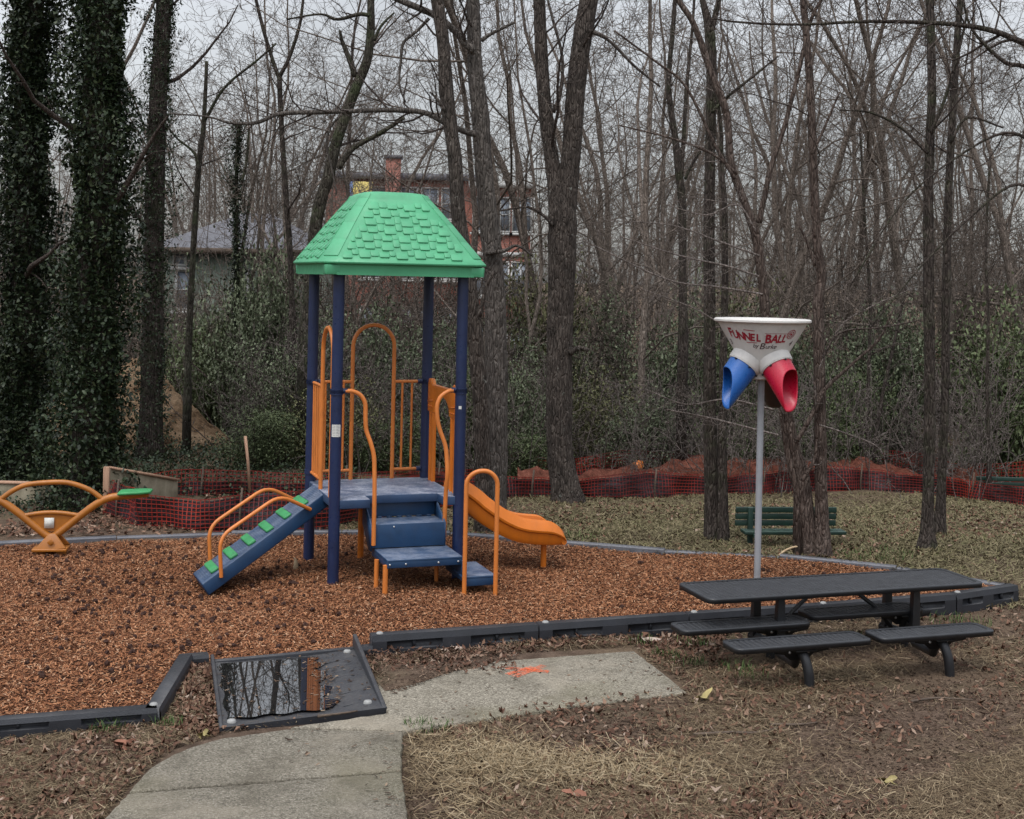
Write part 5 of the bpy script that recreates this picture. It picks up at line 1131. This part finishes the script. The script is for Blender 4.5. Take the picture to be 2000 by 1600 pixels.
T('bare_tree', 'straight grey brown stem growing against the reddish leaning tree', [[(1606, 1090, 36), (1604, 980, 27), (1602, 850, 26), (1600, 700, 25), (1598, 590, 23), (1604, 540, 22), (1596, 480, 20), (1590, 360, 18), (1584, 200, 17), (1574, 60, 15), (1568, 0, 14)]], 14.2, 'bark_red', None, 24, 3., (5, 6, 4), crown_t=.55, limbs=[[(1592, 520, 7), (1575, 470, 6), (1560, 440, 4)], [(1588, 300, 7), (1610, 250, 6), (1640, 180, 4)]], low_sprays=[[(1606, 700, 6), (1640, 650, 5), (1720, 640, 4), (1800, 625, 3)]])
T('bare_tree', 'tall slim trunk with flared foot behind the right end of the picnic table', [[(1810, 1080, 38), (1812, 1020, 26), (1814, 900, 25), (1816, 740, 24), (1814, 580, 24), (1813, 400, 22), (1816, 280, 20), (1820, 160, 19), (1816, 0, 18)]], 14.6, 'bark_dark', None, 25, 3.5, (5, 6, 5), crown_t=.55, flare=1.5, limbs=[[(1818, 260, 8), (1850, 180, 7), (1875, 90, 6), (1890, 20, 5)], [(1812, 300, 7), (1760, 250, 6), (1700, 220, 5), (1640, 215, 3)]])
T('bare_tree', 'slim trunk just right of the one with a flared foot', [[(1836, 1032, 22), (1840, 930, 18), (1846, 780, 17), (1848, 600, 17), (1852, 400, 16), (1860, 240, 15), (1868, 100, 14), (1876, 0, 13)]], 15.8, 'bark_dark', None, 26, 3.5, (5, 6, 5), crown_t=.55, limbs=[[(1856, 280, 7), (1890, 230, 6), (1960, 250, 4)]])
T('bare_tree', 'thin dark sapling near the right edge in front of the bank', [[(1932, 910, 9), (1928, 760, 8), (1930, 620, 7), (1926, 480, 6), (1934, 300, 5)]], 20., 'bark_dark', None, 27, 2., (7, 5, 4), crown_t=.3)
T('bare_tree', 'dark forked tree between the V shaped oak and the straight dark trunk', [[(1334, 660, 18), (1333, 520, 17), (1332, 400, 17), (1326, 340, 17), (1320, 280, 15), (1306, 170, 12), (1314, 60, 10), (1318, 0, 9)], [(1330, 350, 10), (1336, 260, 9), (1342, 160, 8), (1352, 60, 6), (1356, 0, 6)]], 21., 'bark_dark', None, 28, 3.5, (5, 6, 4), crown_t=.4, limbs=[[(1338, 350, 7), (1352, 320, 6), (1372, 290, 5)]])
T('bare_tree', 'thin twin stemmed tree in the brush right of the funnel', [[(1694, 880, 9), (1696, 740, 8), (1700, 600, 7), (1690, 440, 6), (1680, 250, 5)], [(1706, 880, 9), (1724, 770, 8), (1742, 690, 7), (1770, 560, 5)]], 22.5, 'bark_dark', None, 29, 2.5, (7, 5, 4), crown_t=.3)
T('bare_tree', 'dark tree outside the right edge sending a long bough across the top', [[(2090, 1120, 60), (2080, 800, 54), (2075, 400, 50), (2085, 0, 46)]], 13.2, 'bark_dark', None, 30, 3., (4, 6, 5), crown_t=.6,
  limbs=[[(2070, 110, 18), (2000, 84, 14), (1930, 58, 12), (1840, 46, 10), (1700, 42, 8), (1560, 48, 6), (1450, 44, 5), (1390, 36, 3)], [(2075, 160, 14), (2000, 130, 11), (1960, 120, 9), (1900, 60, 6), (1880, 0, 5)], [(2070, 330, 10), (1980, 260, 7), (1880, 300, 5), (1760, 400, 4), (1660, 560, 3)], [(2075, 420, 10), (1990, 360, 7), (1900, 420, 5), (1800, 520, 4), (1700, 640, 3)]])

# ------------------------------------------------------------------ trees of the wood behind: a few kinds, then copies
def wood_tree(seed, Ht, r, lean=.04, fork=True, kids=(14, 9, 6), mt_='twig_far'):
    rg = np.random.default_rng(seed); t = thing('bare_tree', (0, 0, 0), 'grey brown bare tree standing in the wood behind the playground', 'tree', 'bare trees of the wood'); mk, mt, mtw = MB(), MB(), MB()
    p = limb(rg, (0, 0, -.4), (rg.normal(0, lean), rg.normal(0, lean), 1), Ht, 14, .10, .04); R = np.linspace(r, r*.22, len(p)); mk.tube(p, R, 9, False, .05, rg)
    ramify(rg, mt, mtw, p, r*.9, r*.2, 0, len(kids), kids, .42, .95, .2, .07, None, .0048)
    if fork:
        i = rg.integers(3, 6); q = limb(rg, p[i], (rg.normal(0, .35), rg.normal(0, .3), 1), Ht*.65, 9, .11, .05); mk.tube(q, np.linspace(R[i]*.8, R[i]*.2, len(q)), 8, False, .05, rg)
        ramify(rg, mt, mtw, q, R[i]*.7, R[i]*.2, 0, len(kids), (9,)+kids[1:], .45, .95, .2, .07, None, .0048)
    mk.build('trunk', M[mt_], t, True)
    if mt.v: mtw.add(np.vstack(mt.v), *mt.f)
    mtw.build('crown', M[mt_], t, True); return t
kinds = [wood_tree(101, 10.5, .085), wood_tree(102, 11.5, .11), wood_tree(103, 9, .06, .08), wood_tree(104, 12, .10, .03, False, (14, 8, 6)), wood_tree(105, 8, .05, .1), wood_tree(106, 10, .07, .06)]
rg = np.random.default_rng(55); spots = []
tries = 0
while len(spots) < 66 and tries < 4000:
    tries += 1; D = 22+30*rg.random()**1.25; px = rg.uniform(-120, 2120); x = (px-1000)*D/F
    if any(math.hypot(x-a, (D-b)*.6) < .75 for a, b in spots): continue
    if 680 < px < 1050 and D < 44 and rg.random() < .55: continue
    if 40 < px < 470 and D < 26: continue
    if 320 < px < 480 and D < 38 and rg.random() < .75: continue
    spots.append((x, D))
for i, (x, D) in enumerate(spots):
    o = kinds[i] if i < len(kinds) else dup(kinds[rg.integers(len(kinds))])
    s = rg.uniform(.8, 1.2); o.location = (x, D, float(TZ(x, D))); o.rotation_euler = (0, 0, rg.uniform(0, 6.28)); o.scale = (s, s, s*rg.uniform(.9, 1.15))
# far wood beyond them
def far_wood():
    rg = np.random.default_rng(66); mk = MB()
    protos = []
    for k in range(4):
        a = MB(); p = limb(rg, (0, 0, 0), (0, 0, 1), 9.5, 8, .06, .03); a.tube(p, np.linspace(.08, .025, len(p)), 5, False); ramify(rg, a, a, p, .06, .025, 0, 3, (16, 7, 4), .33, .7, .2, .1, None, .009); protos.append((np.vstack(a.v), a.f))
    for k in range(135):
        D = rg.uniform(50, 85); px = rg.uniform(-150, 2150) if k < 85 else rg.choice((rg.uniform(-1300, -100), rg.uniform(2100, 3200))); x = (px-1000)*D/F; v, fs = protos[rg.integers(4)]; a = rg.uniform(0, 6.28); s = rg.uniform(.7, 1.25)
        if 640 < px < 1060 and D < 66: continue
        R_ = np.array(((math.cos(a), -math.sin(a), 0), (math.sin(a), math.cos(a), 0), (0, 0, 1))); mk.add((v*s)@R_.T+np.array((x, D, -1.3)), *fs)
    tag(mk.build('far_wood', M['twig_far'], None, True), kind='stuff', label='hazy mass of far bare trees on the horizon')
far_wood()
# brush: thin stems and twigs filling the understorey
def brush(nm, mat, label, n, D0, D1, px0, px1, h0, h1, seed, top=None):
    rg = np.random.default_rng(seed); pr = []
    for k in range(7):
        a = MB()
        for _ in range(7):
            p = limb(rg, (rg.normal(0, .25), rg.normal(0, .2), 0), (rg.normal(0, .4), rg.normal(0, .3), 1), rg.uniform(.7, 1.), 6, .14, .03); a.tube(p, np.linspace(.006, .003, len(p)), 3, False); ramify(rg, a, a, p, .005, .003, 1, 3, (0, 9, 3), .4, .8, .15, .03, None, .0028)
        pr.append((np.vstack(a.v), a.f))
    mk = MB()
    for k in range(n):
        D = rg.uniform(D0, D1); px = rg.uniform(px0, px1); x = (px-1000)*D/F; v, fs = pr[rg.integers(7)]; a = rg.uniform(0, 6.28); s = rg.uniform(h0, h1)
        R_ = np.array(((math.cos(a), -math.sin(a), 0), (math.sin(a), math.cos(a), 0), (0, 0, 1))); mk.add((v*np.array((s*.8, s*.8, s)))@R_.T+np.array((x, D, float(TZ(x, D)))), *fs)
    tag(mk.build(nm, M[mat], None, True), kind='stuff', label=label)
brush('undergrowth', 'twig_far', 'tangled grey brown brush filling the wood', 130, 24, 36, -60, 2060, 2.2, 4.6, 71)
brush('undergrowth', 'twig_pale', 'pale leafless brush close behind the fences', 80, 19.8, 24, 470, 2060, .9, 2.6, 72)
brush('undergrowth', 'twig_far', 'leafless brush at the outer edges of the wood', 70, 24, 36, -900, -60, 2.4, 5., 73)
brush('undergrowth', 'twig_far', 'leafless brush at the far outer edge of the wood', 60, 24, 36, 2060, 2800, 2.4, 5., 74)
# evergreen shrubs
def shrub(seed, mat, n=13000, size=.030):
    rg = np.random.default_rng(seed); t = thing('evergreen_shrub', (0, 0, 0), 'x', 'shrub', 'evergreen shrubs behind the fences'); m = MB(); tips = []
    for k in range(15):
        p = limb(rg, (rg.normal(0, .1), rg.normal(0, .1), -.15), (rg.normal(0, .38), rg.normal(0, .38), 1), rg.uniform(.65, 1.05), 6, .13, .02); m.tube(p, np.linspace(.011, .003, len(p)), 5, False); tips += [p[3], p[4], p[5], p[6]]
        for _ in range(4):
            q = limb(rg, p[rg.integers(1, 6)], rg.normal(0, 1, 3)+np.array((0, 0, .4)), rg.uniform(.15, .4), 3, .2, .02); m.tube(q, np.linspace(.005, .002, len(q)), 3, False); tips += [q[-1], q[-2]]
    m.build('stems', M['twig'], t, True)
    tips = np.array(tips); c = tips[rg.integers(len(tips), size=n)]; P = c+rg.normal(0, 1, (n, 3))*np.array((.085, .085, .06))
    P = P[P[:, 2] > .0]; leaf_mesh(P, size, rg, .6).build('foliage', M[mat], t); return t
S = [shrub(201, 'leaf'), shrub(202, 'leaf_grey'), shrub(203, 'leaf_warm', 8000), shrub(204, 'leaf', 10000, .034), shrub(205, 'leaf_grey', 12000, .027)]
# photo x, photo y of the top, distance, width in metres, kind, label
SH = [(505, 440, 23.5, 2.0, 1, 'tall grey green evergreen shrub left of the green roof'), (440, 520, 24.5, 1.9, 0, 'evergreen shrub in front of the pale green house wall'), (560, 610, 21.5, 1.7, 4, 'grey green shrub behind the left navy posts'), (420, 700, 25.5, 1.6, 3, 'low dark evergreen shrub beside the tan heap'), (520, 760, 20, 1.3, 0, 'low evergreen shrub behind the survey stake'),
      (700, 560, 23, 2.0, 1, 'grey green shrub seen between the navy posts'), (640, 700, 20.5, 1.6, 2, 'olive green shrub behind the climber entrance arch'), (790, 620, 22.5, 1.9, 4, 'dense shrub behind the orange back rail'), (760, 760, 20.5, 1.3, 0, 'low dark shrub behind the deck'), (870, 560, 24, 1.9, 1, 'tall shrub behind the right navy posts'),
      (930, 600, 22, 1.5, 0, 'evergreen shrub behind the paired dark and grey trunks'), (1030, 640, 21.6, 1.5, 4, 'bluish green shrub left of the V shaped oak'), (1020, 800, 20.8, 1.1, 0, 'low dark shrub left of the foot of the V shaped oak'), (1060, 420, 28, 2.4, 2, 'pale olive shrub in front of the brick building'), (1180, 660, 22.6, 1.6, 2, 'olive shrub right of the V shaped oak'),
      (1250, 740, 22., 1.5, 1, 'low spreading shrub between the oak and the straight trunk'), (1330, 560, 24.5, 2.2, 4, 'tall shrub behind the straight dark trunk'), (1430, 600, 23.6, 1.8, 0, 'dark shrub behind the white funnel'), (1540, 560, 24.6, 2.1, 1, 'tall grey green shrub behind the red chute'), (1560, 700, 22.8, 1.5, 0, 'dark shrub between the leaning tree and the straight stem'),
      (1650, 640, 23.6, 1.8, 0, 'dark green shrub right of the straight stem'), (1640, 770, 22.6, 1.3, 3, 'low leafy shrub above the right netting'), (1730, 560, 25, 2.2, 1, 'grey green shrub above the upper bank'), (1890, 600, 26, 2.4, 0, 'dark evergreen shrub in the upper right corner of the bank'), (1980, 560, 23, 2.2, 3, 'dark evergreen at the right edge of the wood'),
      (90, 560, 26, 2.6, 0, 'dark evergreen shrub behind the ivy clad tree at far left'), (10, 700, 19, 1.8, 3, 'dark evergreen shrub at the far left edge'), (1130, 520, 27, 2.2, 4, 'thin grey green shrub far behind the V shaped oak'), (1450, 470, 28, 2.2, 2, 'tall olive shrub far behind the white funnel'), (330, 640, 27., 1.1, 3, 'small dark shrub far behind the patchy ivy trunk'), (1480, 780, 22, 1.4, 3, 'low dark shrub directly behind the grey pole')]
rg = np.random.default_rng(91); first = {}
for px, py, D, w, k, lb in SH:
    o = dup(S[k]) if first.get(k) else S[k]; first[k] = True; p = Wd(px, py, D); g = float(TZ(p[0], p[1])); h = max(.6, p[2]-g); o.location = (p[0], D, g); o.rotation_euler = (0, 0, rg.uniform(0, 6.28)); o.scale = (w*.9, w*.9, h*rg.uniform(.85, 1.12)); tag(o, lb, 'shrub', 'evergreen shrubs behind the fences')
# ground ivy and low dark growth at the foot of the wood
rg = np.random.default_rng(12); x = rg.uniform(-11, 9, 110000); y = rg.uniform(15.6, 25, 110000); px = 1000+x/y*F
k = (((px < 700) & (y > 15.3+(px > 210)*1.9)) | (y > 21.9)) & (np.abs(px-1000) < 1100) & ~((px > 150) & (px < 330) & (y < 16.6)); x, y = x[k], y[k]
P = np.stack((x, y, TZ(x, y)+np.abs(rg.normal(0, .09, len(x)))), 1); tag(leaf_mesh(P, .05, rg).build('ground_ivy', M['ivy']), kind='stuff', label='dark ivy and low growth covering the floor of the wood')

# ------------------------------------------------------------------ camera, sky, sun
cam = bpy.data.cameras.new('camera'); co = bpy.data.objects.new('camera', cam); COL.objects.link(co); SC.camera = co
cam.sensor_width = 36; cam.sensor_fit = 'HORIZONTAL'; cam.lens = F/2000*36; cam.clip_end = 4000
# the photograph is level but cropped low: horizon 255 px above its middle
cam.shift_x = -(0-CY*0-(-CY)*sr*0+5.3)/2000*1.; cam.shift_y = CY/2000.
co.location = (0, 0, H)
from mathutils import Matrix
co.rotation_euler = (Matrix.Rotation(math.pi/2, 3, 'X')@Matrix.Rotation(RHO, 3, 'Z')).to_euler()
w = bpy.data.worlds.new('World'); SC.world = w; w.use_nodes = True; nt = w.node_tree; nt.nodes.clear()
def wn(t, **k):
    x = nt.nodes.new(t)
    for a, b in k.items(): setattr(x, a, b)
    return x
SUN_EL, SUN_AZ = math.radians(66), math.radians(205)          # azimuth clockwise from +Y (behind the camera, to its left)
out = wn('ShaderNodeOutputWorld'); bg = wn('ShaderNodeBackground'); bg.inputs[1].default_value = .12; nt.links.new(bg.outputs[0], out.inputs[0])
sky = wn('ShaderNodeTexSky', sky_type='NISHITA'); sky.sun_disc = False; sky.sun_elevation = SUN_EL; sky.sun_rotation = SUN_AZ
hs = wn('ShaderNodeHueSaturation'); hs.inputs['Saturation'].default_value = .22; nt.links.new(sky.outputs[0], hs.inputs['Color'])
tc = wn('ShaderNodeTexCoord'); sp = wn('ShaderNodeSeparateXYZ'); nt.links.new(tc.outputs['Generated'], sp.inputs[0])
mr = wn('ShaderNodeMapRange'); mr.inputs[1].default_value = 0.; mr.inputs[2].default_value = .9; nt.links.new(sp.outputs[2], mr.inputs[0])
mr.inputs[3].default_value = SKY_LO = .52; mr.inputs[4].default_value = SKY_HI = 4.1
no = wn('ShaderNodeTexNoise'); no.inputs['Scale'].default_value = 3.; no.inputs['Detail'].default_value = 5; nt.links.new(tc.outputs['Generated'], no.inputs['Vector'])
m2 = wn('ShaderNodeMapRange'); m2.inputs[1].default_value = .3; m2.inputs[2].default_value = .7; m2.inputs[3].default_value = .85; m2.inputs[4].default_value = 1.15; nt.links.new(no.outputs[0], m2.inputs[0])
mm = wn('ShaderNodeMath', operation='MULTIPLY'); nt.links.new(mr.outputs[0], mm.inputs[0]); nt.links.new(m2.outputs[0], mm.inputs[1])
mx = wn('ShaderNodeMix', data_type='RGBA', blend_type='MULTIPLY'); mx.inputs[0].default_value = 1; nt.links.new(hs.outputs[0], mx.inputs[6]); nt.links.new(mm.outputs[0], mx.inputs[7]); nt.links.new(mx.outputs[2], bg.inputs[0])
sl = bpy.data.lights.new('sun', 'SUN'); so = bpy.data.objects.new('sun', sl); COL.objects.link(so); sl.energy = 1.3; sl.angle = math.radians(14); sl.color = (1, .96, .9)
d = Vector((math.sin(SUN_AZ)*math.cos(SUN_EL), math.cos(SUN_AZ)*math.cos(SUN_EL), math.sin(SUN_EL))); so.rotation_euler = d.to_track_quat('Z', 'Y').to_euler(); so.location = (0, 0, 30)
SC.view_settings.view_transform = 'Standard'; SC.view_settings.look = 'None'; SC.view_settings.gamma = 1.; SC.view_settings.exposure = EXPOSURE = -.03
SC.cycles.max_bounces = 5; SC.cycles.diffuse_bounces = 2; SC.cycles.glossy_bounces = 3; SC.cycles.transparent_max_bounces = 8; SC.cycles.use_denoising = True
SC.render.use_persistent_data = False
